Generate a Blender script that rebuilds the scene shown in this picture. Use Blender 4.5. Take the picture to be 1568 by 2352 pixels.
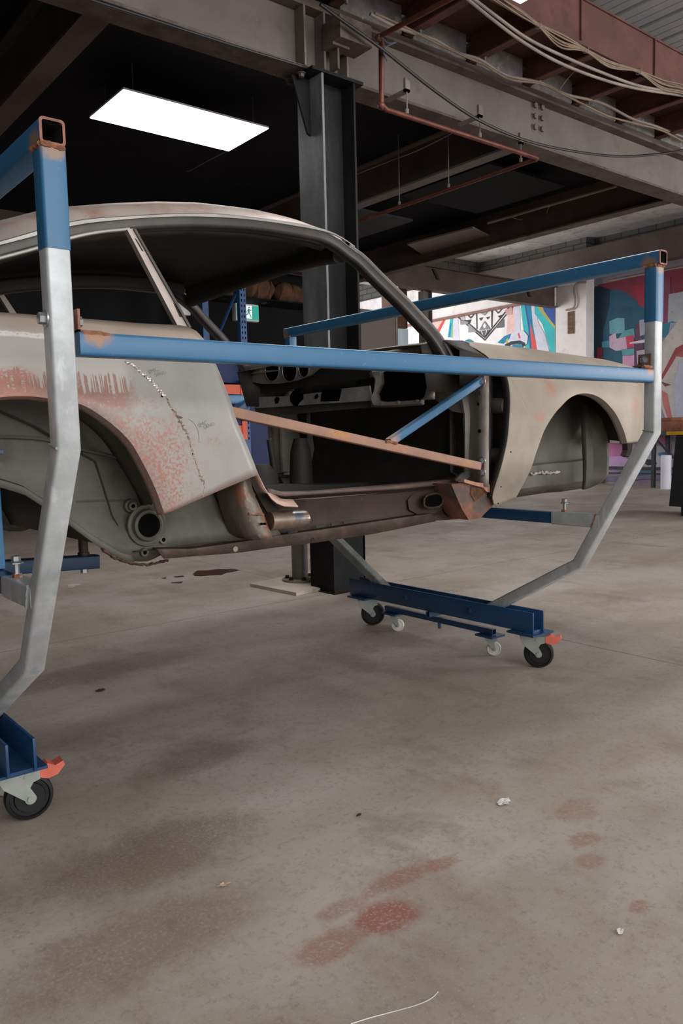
import bpy, bmesh, math, random
from mathutils import Vector, Matrix
random.seed(7)
SC = bpy.context.scene
for o in list(bpy.data.objects): bpy.data.objects.remove(o)
PI = math.pi

# ------------------------------------------------------------------ camera
cam_d = bpy.data.cameras.new('camera'); cam = bpy.data.objects.new('camera', cam_d)
SC.collection.objects.link(cam); SC.camera = cam
cam_d.sensor_fit = 'VERTICAL'; cam_d.sensor_height = 36.0; cam_d.sensor_width = 24.0; cam_d.lens = 28.0
cam_d.clip_start = 0.05; cam_d.clip_end = 100
_r = Vector((0.7764322796707576, -0.6297393954422067, -0.024108274790087043))
_d = Vector((-0.07743988470602842, -0.05737417822001512, -0.995344798514713))
_f = Vector((0.625424639218817, 0.7746847729894153, -0.09331411016749121))
cam.matrix_world = Matrix(((_r.x, -_d.x, -_f.x, 0), (_r.y, -_d.y, -_f.y, 0), (_r.z, -_d.z, -_f.z, 1.0), (0, 0, 0, 1)))

# ------------------------------------------------------------------ light, exposure
SC.view_settings.view_transform = 'Standard'; SC.view_settings.look = 'None'
SC.view_settings.gamma = 1.0; SC.view_settings.use_curve_mapping = False
SC.view_settings.exposure = 0.0
W = bpy.data.worlds.new('World'); SC.world = W; W.use_nodes = True
W.node_tree.nodes['Background'].inputs[0].default_value = (0.86, 0.93, 1.0, 1)
W.node_tree.nodes['Background'].inputs[1].default_value = 0.62
LED = 16.0                                                     # emission of the ceiling light panels
def area(name, loc, target, sx, sy, power, col=(1, 1, 1)):
    l = bpy.data.lights.new(name, 'AREA'); l.shape = 'RECTANGLE'; l.size = sx; l.size_y = sy; l.energy = power; l.color = col
    o = bpy.data.objects.new(name, l); SC.collection.objects.link(o); o.location = loc
    o.rotation_euler = (Vector(target) - Vector(loc)).to_track_quat('-Z', 'Y').to_euler(); return o
area('daylight_through_roller_door', (1.5, -6.5, 2.6), (2.0, 3.0, 0.9), 9.0, 3.4, 430, (1.0, 0.99, 0.97))
area('added_white_hall_fill', (7.9, 13.6, 2.7), (13.2, 12.0, 3.0), 4.6, 3.0, 340, (1.0, 0.98, 0.96))  # unseen lamp added behind the back wall to brighten the white hall
area('added_right_bay_fill', (12.0, -4.0, 2.2), (10.6, 9.0, 4.4), 4.0, 3.0, 560, (1.0, 0.98, 0.96))  # unseen lamp added to brighten the mural, far wall and concrete ceiling

# ------------------------------------------------------------------ materials
def lin(c):
    return tuple(((v / 255) / 12.92 if v / 255 <= .04045 else ((v / 255 + .055) / 1.055) ** 2.4) for v in c) + (1.0,)
class NB:
    def __init__(s, name):
        s.m = bpy.data.materials.new(name); s.m.use_nodes = True; s.t = s.m.node_tree; s.b = s.t.nodes['Principled BSDF']
        s.pos = s.t.nodes.new('ShaderNodeNewGeometry').outputs['Position']
    def n(s, typ, **kw):
        x = s.t.nodes.new(typ)
        for k, v in kw.items(): setattr(x, k, v)
        return x
    def link(s, a, b): s.t.links.new(a, b)
    def val(s, sock, v):
        if isinstance(v, bpy.types.NodeSocket): s.link(v, sock)
        else: sock.default_value = v
    def math(s, op, a, b=0.0, c=None):
        x = s.n('ShaderNodeMath', operation=op); s.val(x.inputs[0], a); s.val(x.inputs[1], b)
        if c is not None: s.val(x.inputs[2], c)
        return x.outputs[0]
    def step(s, v, a, b):
        x = s.n('ShaderNodeMapRange', interpolation_type='SMOOTHSTEP'); s.val(x.inputs[0], v)
        x.inputs[1].default_value = a; x.inputs[2].default_value = b; x.inputs[3].default_value = 0; x.inputs[4].default_value = 1
        return x.outputs[0]
    def noise(s, scale, detail=4, rough=.55, stretch=None, off=0.0):
        x = s.n('ShaderNodeTexNoise'); x.inputs['Scale'].default_value = scale; x.inputs['Detail'].default_value = detail; x.inputs['Roughness'].default_value = rough
        mp = s.n('ShaderNodeMapping'); s.link(s.pos, mp.inputs[0]); mp.inputs[1].default_value = (off, off * .7, off * 1.3)
        if stretch: mp.inputs[3].default_value = stretch
        s.link(mp.outputs[0], x.inputs['Vector']); return x.outputs['Fac']
    def mix(s, f, a, b):
        x = s.n('ShaderNodeMix', data_type='RGBA'); s.val(x.inputs[0], f); s.val(x.inputs[6], a); s.val(x.inputs[7], b); return x.outputs[2]
    def xyz(s):
        x = s.n('ShaderNodeSeparateXYZ'); s.link(s.pos, x.inputs[0]); return x.outputs
    def bump(s, h, strength, dist=.01):
        x = s.n('ShaderNodeBump'); x.inputs['Strength'].default_value = strength; x.inputs['Distance'].default_value = dist
        s.link(h, x.inputs['Height']); s.link(x.outputs[0], s.b.inputs['Normal'])
    def dist(s, c, sc=(1, 1, 1)):
        o = s.xyz(); q = []
        for i in range(3):
            q.append(s.math('POWER', s.math('ABSOLUTE', s.math('MULTIPLY', s.math('SUBTRACT', o[i], c[i]), sc[i])), 2.0))
        return s.math('SQRT', s.math('ADD', s.math('ADD', q[0], q[1]), q[2]))
_mi = [0]
def mat(name, rgb, rough=.5, metal=0.0, var=.18, vscale=5.0, spots=(), halos=(), bump=0.0, bscale=60.0, stretch=None, spec=.5):
    k = NB(name); _mi[0] += 1; off = _mi[0] * 3.1
    base = lin(rgb); dark = tuple(v * (1 - var) for v in base[:3]) + (1,); lite = tuple(min(1, v * (1 + var)) for v in base[:3]) + (1,)
    nz = k.noise(vscale, 6, .6, stretch, off)
    c = k.mix(k.step(nz, .32, .68), dark, lite)
    for (srgb, sc, thr, soft, st) in spots:
        f = k.step(k.noise(sc, 8, .65, st, off + 11), thr - soft, thr + soft); c = k.mix(f, c, lin(srgb))
    for (cen, r, srgb) in halos:
        dd = k.math('ADD', k.dist(cen), k.math('MULTIPLY', k.math('SUBTRACT', k.noise(45, 5, .7, None, off), .5), r * .9))
        f = k.math('SUBTRACT', 1.0, k.step(dd, r * .45, r)); c = k.mix(f, c, lin(srgb))
    k.link(c, k.b.inputs['Base Color']) if isinstance(c, bpy.types.NodeSocket) else None
    k.b.inputs['Roughness'].default_value = rough; k.b.inputs['Metallic'].default_value = metal
    k.b.inputs['Specular IOR Level'].default_value = spec
    if bump: k.bump(k.noise(bscale, 4, .6, None, off), bump)
    return k.m
def glow(name, rgb, strength):
    k = NB(name); k.b.inputs['Base Color'].default_value = lin(rgb); k.b.inputs['Emission Color'].default_value = lin(rgb); k.b.inputs['Emission Strength'].default_value = strength
    return k.m

# ------------------------------------------------------------------ mesh helpers
ROOT = {}
def thing(name, label, cat, loc=(0, 0, 0), group=None):
    o = bpy.data.objects.new(name, None); SC.collection.objects.link(o); o.location = loc; o.empty_display_size = .1
    o['label'] = label; o['category'] = cat; ROOT[o.name] = Vector(loc)
    if group: o['group'] = group
    return o
def obj(name, bm, m, parent=None, loc=None, smooth=True, angle=38, solid=0.0, label=None, norm=True):
    if norm: bmesh.ops.recalc_face_normals(bm, faces=bm.faces)
    base = Vector(loc) if loc is not None else (ROOT[parent.name] if parent is not None else Vector((0, 0, 0)))
    me = bpy.data.meshes.new(name); bmesh.ops.translate(bm, verts=bm.verts, vec=-base); bm.to_mesh(me); bm.free()
    if smooth and len(me.polygons):
        me.shade_smooth(); me.set_sharp_from_angle(angle=math.radians(angle))
    if isinstance(m, (list, tuple)):
        for q in m: me.materials.append(q)
    else: me.materials.append(m)
    o = bpy.data.objects.new(name, me); SC.collection.objects.link(o); ROOT[o.name] = base
    if parent is not None: o.parent = parent; o.location = base - ROOT[parent.name]
    else: o.location = base
    if solid:
        s = o.modifiers.new('thickness', 'SOLIDIFY'); s.thickness = solid; s.offset = 0
    if label: o['label'] = label
    return o
def tag(o, label, cat=None, group=None, kind=None):
    if label: o['label'] = label
    if cat: o['category'] = cat
    if group: o['group'] = group
    if kind: o['kind'] = kind
    return o
def struct(name, bm, m, label=None, **kw):
    o = obj(name, bm, m, **kw); o['kind'] = 'structure'; o['label'] = label or name.replace('_', ' '); o['category'] = 'structure' if False else name.split('_')[0]; return o
def B(): return bmesh.new()
def box(bm, lo, hi, M=None, bev=0.0):
    vs = [bm.verts.new((x, y, z)) for x in (lo[0], hi[0]) for y in (lo[1], hi[1]) for z in (lo[2], hi[2])]
    F = [(0, 1, 3, 2), (4, 6, 7, 5), (0, 4, 5, 1), (2, 3, 7, 6), (0, 2, 6, 4), (1, 5, 7, 3)]
    fs = [bm.faces.new([vs[i] for i in f]) for f in F]
    if bev:
        es = list({e for f in fs for e in f.edges}); r = bmesh.ops.bevel(bm, geom=es, offset=bev, segments=2, affect='EDGES', profile=.5)
        vs = list({v for f in r['faces'] for v in f.verts} | {v for v in vs if v.is_valid})
    if M is not None: bmesh.ops.transform(bm, matrix=M, verts=[v for v in vs if v.is_valid])
    return bm
def rrect(w, h, r, seg=3):
    if r <= 0: return [(-w/2, -h/2), (w/2, -h/2), (w/2, h/2), (-w/2, h/2)]
    out = []
    for cx, cy, a0 in ((w/2-r, h/2-r, 0), (-w/2+r, h/2-r, 90), (-w/2+r, -h/2+r, 180), (w/2-r, -h/2+r, 270)):
        for i in range(seg + 1):
            a = math.radians(a0 + 90 * i / seg); out.append((cx + r * math.cos(a), cy + r * math.sin(a)))
    return out
def circ(r, n=12): return [(r * math.cos(2*PI*i/n), r * math.sin(2*PI*i/n)) for i in range(n)]
def rings(bm, prof, path, nvec=None, scales=None):
    """closed profile swept along a path with mitred corners; returns the rings of verts"""
    P = [Vector(p) for p in path]; out = []
    for i, p in enumerate(P):
        if i == 0: t = (P[1] - P[0]).normalized(); k = 1.0; ta = t
        elif i == len(P) - 1: t = (P[-1] - P[-2]).normalized(); k = 1.0; ta = t
        else:
            a = (P[i] - P[i-1]).normalized(); b = (P[i+1] - P[i]).normalized(); t = (a + b).normalized(); k = 1 / max(.3, t.dot(a)); ta = a
        n = Vector(nvec) if nvec is not None else (Vector((0, 0, 1)) if abs(t.z) < .9 else Vector((0, 1, 0)))
        s = t.cross(n).normalized(); nn = s.cross(t).normalized()
        sc = scales[i] if scales else 1.0
        out.append([bm.verts.new(p + s * (a_ * k * sc) + nn * (b_ * sc)) for a_, b_ in prof])
    return out
def skin(bm, R, close=True):
    n = len(R[0])
    for a, b in zip(R, R[1:]):
        for i in range(n if close else n - 1):
            j = (i + 1) % n
            try: bm.faces.new((a[i], a[j], b[j], b[i]))
            except ValueError: pass
def sweep(bm, prof, path, nvec=None, caps=True, scales=None):
    R = rings(bm, prof, path, nvec, scales); skin(bm, R)
    if caps: bm.faces.new(R[0]); bm.faces.new(R[-1])
    return bm
def pipe(bm, path, r=.01, n=10, caps=True): return sweep(bm, circ(r, n), path, None, caps)
def rtube(bm, path, w, h, nvec, r=.006, wall=0.0):
    """rectangular steel tube, hollow with open ends when wall > 0"""
    o = rings(bm, rrect(w, h, r), path, nvec); skin(bm, o)
    if wall:
        i = rings(bm, rrect(w - 2*wall, h - 2*wall, max(.001, r - wall)), path, nvec); skin(bm, i)
        for A, Bq in ((o[0], i[0]), (o[-1], i[-1])):
            n = len(A)
            for k in range(n): bm.faces.new((A[k], A[(k+1) % n], Bq[(k+1) % n], Bq[k]))
    else: bm.faces.new(o[0]); bm.faces.new(o[-1])
    return bm
def cyl(bm, a, b, r, n=20, r2=None):
    a, b = Vector(a), Vector(b); t = (b - a).normalized(); s = t.orthogonal().normalized(); q = t.cross(s)
    r2 = r if r2 is None else r2
    A = [bm.verts.new(a + (s * math.cos(2*PI*i/n) + q * math.sin(2*PI*i/n)) * r) for i in range(n)]
    Bv = [bm.verts.new(b + (s * math.cos(2*PI*i/n) + q * math.sin(2*PI*i/n)) * r2) for i in range(n)]
    skin(bm, [A, Bv]); bm.faces.new(A); bm.faces.new(Bv); return bm
def lathe(bm, c, axis, prof, n=28):
    """prof: (distance along axis, radius)"""
    c = Vector(c); t = Vector(axis).normalized(); s = t.orthogonal().normalized(); q = t.cross(s)
    R = [[bm.verts.new(c + t * h + (s * math.cos(2*PI*i/n) + q * math.sin(2*PI*i/n)) * max(r, 1e-4)) for i in range(n)] for h, r in prof]
    skin(bm, R); bm.faces.new(R[0]); bm.faces.new(R[-1]); return bm
def prism(bm, poly, vec):
    """polygon of 3-D points pushed along vec"""
    A = [bm.verts.new(p) for p in poly]; v = Vector(vec); Bv = [bm.verts.new(Vector(p) + v) for p in poly]
    bm.faces.new(A); bm.faces.new(Bv); skin(bm, [A, Bv]); return bm
def grid(bm, rows):
    V = [[bm.verts.new(p) for p in r] for r in rows]
    for a, b in zip(V, V[1:]):
        for i in range(len(a) - 1):
            try: bm.faces.new((a[i], a[i+1], b[i+1], b[i]))
            except ValueError: pass
    return V
def resample(pts, n):
    P = [Vector(p) for p in pts]; L = [0.0]
    for a, b in zip(P, P[1:]): L.append(L[-1] + (b - a).length)
    out = []; j = 0
    for i in range(n):
        t = L[-1] * i / (n - 1)
        while j < len(P) - 2 and L[j+1] < t: j += 1
        u = (t - L[j]) / max(1e-9, L[j+1] - L[j]); out.append(P[j].lerp(P[j+1], min(1, max(0, u))))
    return out
def spline(pts, n):
    """smooth Catmull-Rom curve through the points, n samples"""
    P = [Vector(p) for p in pts]; P = [2*P[0] - P[1]] + P + [2*P[-1] - P[-2]]; out = []
    m = len(P) - 3
    for i in range(m):
        for j in range(12):
            t = j / 12; a, b, c, d = P[i:i+4]
            out.append(.5 * ((2*b) + (c - a) * t + (2*a - 5*b + 4*c - d) * t*t + (3*b - a - 3*c + d) * t**3))
    out.append(P[-2]); return resample(out, n)
def bolt(bm, p, axis, r=.011, h=.010, washer=True):
    p = Vector(p); a = Vector(axis).normalized()
    if washer: cyl(bm, p, p + a * .003, r * 1.5, 16)
    cyl(bm, p + a * .003, p + a * (.003 + h), r, 6); cyl(bm, p + a * (.003 + h), p + a * (.0045 + h), r * .8, 6, r * .6); return bm
def bead(bm, a, b, r=.006, n=10):
    """lumpy weld bead between two points"""
    a, b = Vector(a), Vector(b); pts = [a.lerp(b, i / n) + Vector((random.uniform(-1, 1), random.uniform(-1, 1), random.uniform(-1, 1))) * r * .25 for i in range(n + 1)]
    return sweep(bm, circ(r, 7), pts, None, True, [random.uniform(.75, 1.2) for _ in pts])
def text(name, s, size, M, m, parent, depth=.0006, thin=0.0):
    cu = bpy.data.curves.new(name, 'FONT'); cu.body = s; cu.size = size; cu.extrude = depth; cu.resolution_u = 3; cu.offset = -thin
    t = bpy.data.objects.new(name + '_src', cu); SC.collection.objects.link(t); bpy.context.view_layer.update()
    me = bpy.data.meshes.new_from_object(t.evaluated_get(bpy.context.evaluated_depsgraph_get())); bpy.data.objects.remove(t); bpy.data.curves.remove(cu)
    bm = B(); bm.from_mesh(me); bpy.data.meshes.remove(me); bmesh.ops.transform(bm, matrix=M, verts=bm.verts)
    return obj(name, bm, m, parent, norm=False, smooth=False)
def frame(o, x, y):
    """matrix with its x and y axes along the given directions at o"""
    x = Vector(x).normalized(); y = Vector(y); y = (y - x * y.dot(x)).normalized(); z = x.cross(y)
    return Matrix(((x.x, y.x, z.x, o[0]), (x.y, y.y, z.y, o[1]), (x.z, y.z, z.z, o[2]), (0, 0, 0, 1)))
def lerp_tab(t, v):
    if v <= t[0][0]: return t[0][1]
    for (a, b), (c, d) in zip(t, t[1:]):
        if v <= c: return b + (d - b) * (v - a) / (c - a)
    return t[-1][1]
def sstep(a, b, x):
    x = max(0.0, min(1.0, (x - a) / (b - a))); return x * x * (3 - 2 * x)
CY = 2.70                                                    # the car's centre line
REAR = [(0.6, .745), (0.7, .755), (0.8, .77), (0.9, .785), (1.0, .797), (1.1, .80), (1.2, .775), (1.26, .745), (1.30, .705), (1.33, .665)]
def d_rear(x, z):                                            # half width of the rear quarter panel
    d = lerp_tab(REAR, z)
    return d - .022 * sstep(.85, 1.25, x) - .16 * sstep(.15, -.35, x)
TOPF = [(2.0, 1.352), (2.3, 1.352), (2.64, 1.345), (2.94, 1.333), (3.2, 1.322), (3.4, 1.306), (3.60, 1.275)]
def d_front_side(x, z):                                      # half width of the front wing below its crown
    d = .765 + .035 * sstep(2.30, 2.70, x) - .10 * sstep(3.1, 3.6, x)
    return d - .05 * sstep(.90, .70, z)
def d_front(x, z):
    ds = d_front_side(x, min(z, 1.10)); zt = lerp_tab(TOPF, x)
    if z <= 1.10: return ds
    q = min(1.0, (z - 1.10) / (zt - 1.10)); return .60 + (ds - .60) * max(0.0, 1 - q * q) ** .5
def wing(x, v):                                              # point of the wing: v is height up to 1.10, then runs over the crown
    import math
    if v <= 1.10: return d_front_side(x, v), v
    zt = lerp_tab(TOPF, x); ds = d_front_side(x, 1.10)
    if v <= 1.40:
        a = (v - 1.10) / .30 * math.pi / 2
        return .60 + (ds - .60) * math.cos(a), 1.10 + (zt - 1.10) * math.sin(a)
    return .60 - (v - 1.40) * .9, zt - (v - 1.40) * .35

# ------------------------------------------------------------------ materials of the place
def floor_mat():
    k = NB('stained_concrete'); o = k.xyz()
    c = k.mix(k.step(k.noise(1.1, 7, .62, (1, 1.6, 1)), .36, .66), lin((161, 147, 134)), lin((183, 172, 162)))
    c = k.mix(k.math('MULTIPLY', k.step(k.noise(2.3, 9, .68, (1.6, .8, 1), 4), .50, .70), .55), c, lin((136, 115, 101)))
    c = k.mix(k.math('MULTIPLY', k.step(k.noise(3.1, 8, .7, (.7, 1.4, 1), 9), .54, .72), .5), c, lin((166, 158, 150)))
    c = k.mix(k.math('MULTIPLY', k.step(k.noise(1.7, 9, .72, (1, 1, 1), 31), .56, .70), .55), c, lin((132, 119, 112)))
    c = k.mix(k.math('MULTIPLY', k.step(k.noise(55, 6, .8, None, 3), .50, .66), .42), c, lin((116, 100, 88)))
    c = k.mix(k.math('MULTIPLY', k.step(k.noise(210, 3, .7, None, 5), .60, .68), .75), c, lin((186, 178, 170)))
    for (cx, cy, rx, ry, col, am) in ((1.05, 1.185, .085, .055, (144, 80, 58), .85), (.90, 1.185, .085, .05, (150, 100, 84), .65), (1.17, 1.27, .10, .035, (140, 82, 62), .6), (1.00, 1.27, .08, .03, (140, 88, 68), .5),
                                 (1.28, 1.25, .05, .025, (145, 85, 62), .55), (1.62, 1.10, .05, .03, (146, 84, 60), .5), (1.75, 1.20, .09, .05, (140, 90, 68), .4), (1.47, .86, .03, .02, (150, 84, 62), .5), (1.55, 1.03, .04, .03, (150, 92, 70), .45),
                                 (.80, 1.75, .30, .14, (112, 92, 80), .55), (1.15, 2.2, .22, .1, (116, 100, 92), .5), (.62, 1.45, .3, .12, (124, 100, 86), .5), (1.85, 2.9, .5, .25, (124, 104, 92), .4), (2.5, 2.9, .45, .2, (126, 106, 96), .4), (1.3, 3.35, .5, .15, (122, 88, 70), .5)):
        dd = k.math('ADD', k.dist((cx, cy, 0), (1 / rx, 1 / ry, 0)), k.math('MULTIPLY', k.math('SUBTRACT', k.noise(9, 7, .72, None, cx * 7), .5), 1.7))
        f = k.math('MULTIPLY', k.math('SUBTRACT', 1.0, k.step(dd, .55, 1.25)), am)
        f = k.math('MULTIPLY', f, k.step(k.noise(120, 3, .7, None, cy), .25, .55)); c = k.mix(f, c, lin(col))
    def line(axis, at, w): return k.math('SUBTRACT', 1.0, k.step(k.math('ABSOLUTE', k.math('SUBTRACT', k.math('ADD', o[axis], k.math('MULTIPLY', k.math('SUBTRACT', k.noise(2.5, 4, .6), .5), .03)), at)), w * .4, w))
    for ax, at in ((1, 4.0), (0, 3.19), (0, 6.4), (0, 9.6)): c = k.mix(k.math('MULTIPLY', line(ax, at, .006), .6), c, lin((74, 62, 54)))
    k.link(c, k.b.inputs['Base Color'])
    r = k.n('ShaderNodeMapRange'); k.link(k.noise(1.9, 6, .6, None, 17), r.inputs[0]); r.inputs[1].default_value = .3; r.inputs[2].default_value = .7; r.inputs[3].default_value = .48; r.inputs[4].default_value = .72
    k.link(r.outputs[0], k.b.inputs['Roughness']); k.b.inputs['Specular IOR Level'].default_value = .4
    k.bump(k.noise(90, 5, .65), .06); return k.m
def brick_mat(name, c1, c2, mortar, scale, ax=1):
    k = NB(name); o = k.xyz(); cb = k.n('ShaderNodeCombineXYZ'); k.link(o[ax], cb.inputs[0]); k.link(o[2], cb.inputs[1])
    b = k.n('ShaderNodeTexBrick'); k.link(cb.outputs[0], b.inputs['Vector']); b.inputs['Scale'].default_value = scale
    b.inputs['Color1'].default_value = lin(c1); b.inputs['Color2'].default_value = lin(c2); b.inputs['Mortar'].default_value = lin(mortar)
    b.inputs['Mortar Size'].default_value = .012; b.inputs['Brick Width'].default_value = .34; b.inputs['Row Height'].default_value = .125
    k.link(b.outputs['Color'], k.b.inputs['Base Color']); k.b.inputs['Roughness'].default_value = .85; k.bump(b.outputs['Fac'], -.4); return k.m
M = {}
M['floor'] = floor_mat()
M['black_wall'] = mat('black_painted_wall', (21, 21, 23), .85, var=.25, vscale=2.0, spec=.2)
M['black_ceiling'] = mat('black_painted_ceiling', (22, 22, 25), .85, var=.3, vscale=1.5, spec=.2)
M['white_block'] = mat('white_painted_block', (226, 220, 218), .8, var=.05, vscale=3, spots=[((200, 192, 188), 3, .62, .1, None)], bump=.1, bscale=30)
M['concrete_ceiling'] = mat('raw_concrete_ceiling', (196, 193, 193), .85, var=.15, vscale=2.0, spots=[((150, 146, 146), 4, .6, .12, None)])
M['grey_block'] = brick_mat('grey_block_course', (88, 85, 82), (76, 73, 70), (50, 48, 46), 1.0)
M['grey_block_side'] = brick_mat('grey_block_side_course', (88, 85, 82), (76, 73, 70), (50, 48, 46), 1.0, 0)
M['mural_wall'] = mat('painted_mural_ground', (150, 138, 150), .8, var=.12, vscale=3)
M['steel_grey'] = mat('old_grey_beam_paint', (108, 100, 94), .7, var=.12, vscale=3.0, spots=[((98, 88, 80), 5, .62, .08, None), ((84, 70, 60), 14, .70, .05, None)], bump=.1)
M['steel_edge'] = mat('dirty_beam_flange', (92, 80, 73), .75, var=.2, vscale=4, spots=[((70, 56, 50), 6, .55, .1, None), ((122, 112, 104), 9, .70, .04, None)])
M['brown_steel'] = mat('brown_grey_beam', (82, 70, 64), .75, var=.2, vscale=3, spots=[((112, 104, 98), 5, .72, .05, None)])
M['red_oxide'] = mat('red_oxide_steel', (98, 60, 53), .7, var=.18, vscale=4, spots=[((84, 50, 44), 7, .58, .1, None)])
M['red_board'] = mat('red_brown_boards', (80, 50, 45), .8, var=.2, vscale=5)
M['block'] = mat('rough_concrete_block', (128, 124, 122), .9, var=.25, vscale=9, spots=[((176, 172, 168), 7, .62, .05, None)], bump=.5, bscale=25)
M['corrugated'] = mat('corrugated_roof_sheet', (176, 174, 174), .6, .1, var=.08, vscale=2)
M['lit_flange'] = mat('lit_black_flange', (84, 83, 85), .5, var=.25, vscale=4, spots=[((120, 119, 120), 3.0, .56, .12, (1, 1, .35))], bump=.15, bscale=20)  # lighter than the column paint: side light put into this flange's colour
M['black_steel'] = mat('black_painted_column', (18, 18, 20), .72, var=.25, vscale=4, spots=[((36, 36, 38), 3.5, .60, .1, (1, 1, .35)), ((170, 166, 160), 22, .735, .012, (1, 1, .5))], bump=.15, bscale=20, spec=.25)
M['copper'] = mat('red_brown_pipe', (104, 56, 42), .5, .3, var=.25, vscale=12, spots=[((84, 44, 36), 9, .55, .1, None)])
M['cable_black'] = mat('black_cable_sheath', (26, 26, 28), .5)
M['cable_white'] = mat('off_white_cable', (140, 128, 119), .6)
M['cable_tan'] = mat('tan_cable', (130, 111, 92), .65, var=.2, vscale=8)
M['zinc'] = mat('zinc_plated_bolt', (172, 176, 178), .35, .8, var=.12, vscale=30)
M['led'] = glow('lit_led_diffuser', (255, 255, 255), LED)
M['led_frame'] = mat('white_light_frame', (235, 235, 235), .4)

# ------------------------------------------------------------------ floor, walls, ceilings
struct('floor', box(B(), (-7, -9, -.12), (15.5, 18, 0)), M['floor'], 'stained bare concrete workshop floor')
struct('wall_back', box(B(), (-7, 10.0, 0), (8.45, 10.2, 4.9)), M['black_wall'], 'black painted back wall')
struct('wall_far', box(B(), (13.5, -9, 0), (13.7, 8.95, 4.35)), M['mural_wall'], 'painted far wall behind the mural')
struct('wall_white', box(B(), (13.2, 8.90, 0), (13.45, 18, 4.35)), M['white_block'], 'white painted block wall with pillar end')
struct('wall_block_course', box(box(B(), (13.44, -9, 4.35), (13.7, 11.6, 4.85)), (13.19, 8.9, 4.35), (13.44, 18, 4.85)), M['grey_block'], 'course of bare grey blocks above the mural')
struct('wall_block_side', box(B(), (7.95, 11.5, 4.08), (13.19, 11.65, 4.72)), M['grey_block_side'], 'grey block wall above the grey beam on the white pillar')
struct('wall_left_blocker', box(B(), (-5.2, -9, 0), (-5.0, 10.0, 4.6)), M['black_wall'], 'unseen dark wall added at the far left to block side light')  # put in out of view to cut ambient light from the left
bm = B(); box(bm, (-7, 4.12, 3.66), (7.75, 10.0, 3.8)); struct('ceiling', bm, M['black_ceiling'], 'black painted low ceiling')
struct('ceiling_concrete', box(B(), (7.85, 4.12, 4.60), (13.7, 11.65, 4.85)), M['concrete_ceiling'], 'pale concrete ceiling of the far bay')
bm = B(); rows = []
for yy in (-9, 6.5):
    r = []; x = -1.0
    while x < 13.6:
        for dx, dz in ((0, 0), (.09, 0), (.095, .012), (.105, .012), (.11, 0), (.20, 0), (.205, .012), (.215, .012), (.22, 0), (.31, 0), (.315, .05), (.365, .05), (.37, 0)): r.append((x + dx, yy, 4.62 + dz))
        x += .38
    rows.append(r)
grid(bm, rows); struct('ceiling_corrugated', bm, M['corrugated'], 'corrugated metal roof sheeting', smooth=False, solid=.004)

# main beam: plate girder running over the column
def ibeam(name, lab, axis, a, b, cross, zb, zt, fw, m, edge, cat='beam', tf=.018, group=None):
    """I-section: runs from a to b along axis 0 (x) or 1 (y) at the given cross position"""
    lo = (a, b) ; bm = B()
    def bx(w0, w1, z0, z1, bmx):
        if axis == 0: box(bmx, (a, cross + w0, z0), (b, cross + w1, z1))
        else: box(bmx, (cross + w0, a, z0), (cross + w1, b, z1))
    mid = ((a + b) / 2, cross, zb) if axis == 0 else (cross, (a + b) / 2, zb)
    t = thing(name, lab, cat, mid, group)
    bx(-.008, .008, zb + tf, zt - tf, bm); obj('web', bm, m, t, smooth=False)
    bm = B(); bx(-fw/2, fw/2, zb, zb + tf, bm); obj('bottom_flange', bm, edge, t, smooth=False)
    bm = B(); bx(-fw/2, fw/2, zt - tf, zt, bm); obj('top_flange', bm, edge, t, smooth=False); return t
BY = 4.10
mb = ibeam('steel_beam', 'deep grey steel beam running overhead across the column top', 0, -3.0, 13.4, BY, 3.215, 3.60, .19, M['steel_grey'], M['steel_edge'])
for p in [(5.350, 4.090, 3.563), (5.438, 4.090, 3.567), (5.349, 4.090, 3.481), (5.438, 4.090, 3.484), (5.349, 4.090, 3.398), (5.438, 4.090, 3.401)]:
    bm = B(); bolt(bm, (p[0], BY - .008, p[2]), (0, -1, 0), .022, .022); obj('splice_bolt', bm, M['steel_grey'], mb)
bm = B(); box(bm, (-3, BY - .06, 3.602), (13.4, BY + .12, 3.655)); tag(obj('timber_plate', bm, M['brown_steel'], smooth=False), 'weathered brown plate lying along the top of the deep grey beam', 'timber plate')
# stiffeners over the column
for i, xx in enumerate((3.03, 3.18, 3.36)):
    bm = B(); box(bm, (xx, BY - .10, 3.235), (xx + .014, BY - .008, 3.58)); obj('web_stiffener', bm, M['steel_grey'], mb, smooth=False)
bm = B(); box(bm, (3.17, BY - .27, 3.37), (3.42, BY - .10, 3.50)); box(bm, (3.22, BY - .18, 3.235), (3.235, BY - .10, 3.37)); box(bm, (3.17, BY - .2, 3.355), (3.30, BY - .10, 3.37)); obj('bearing_bracket', bm, M['steel_edge'], mb, smooth=False)

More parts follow.
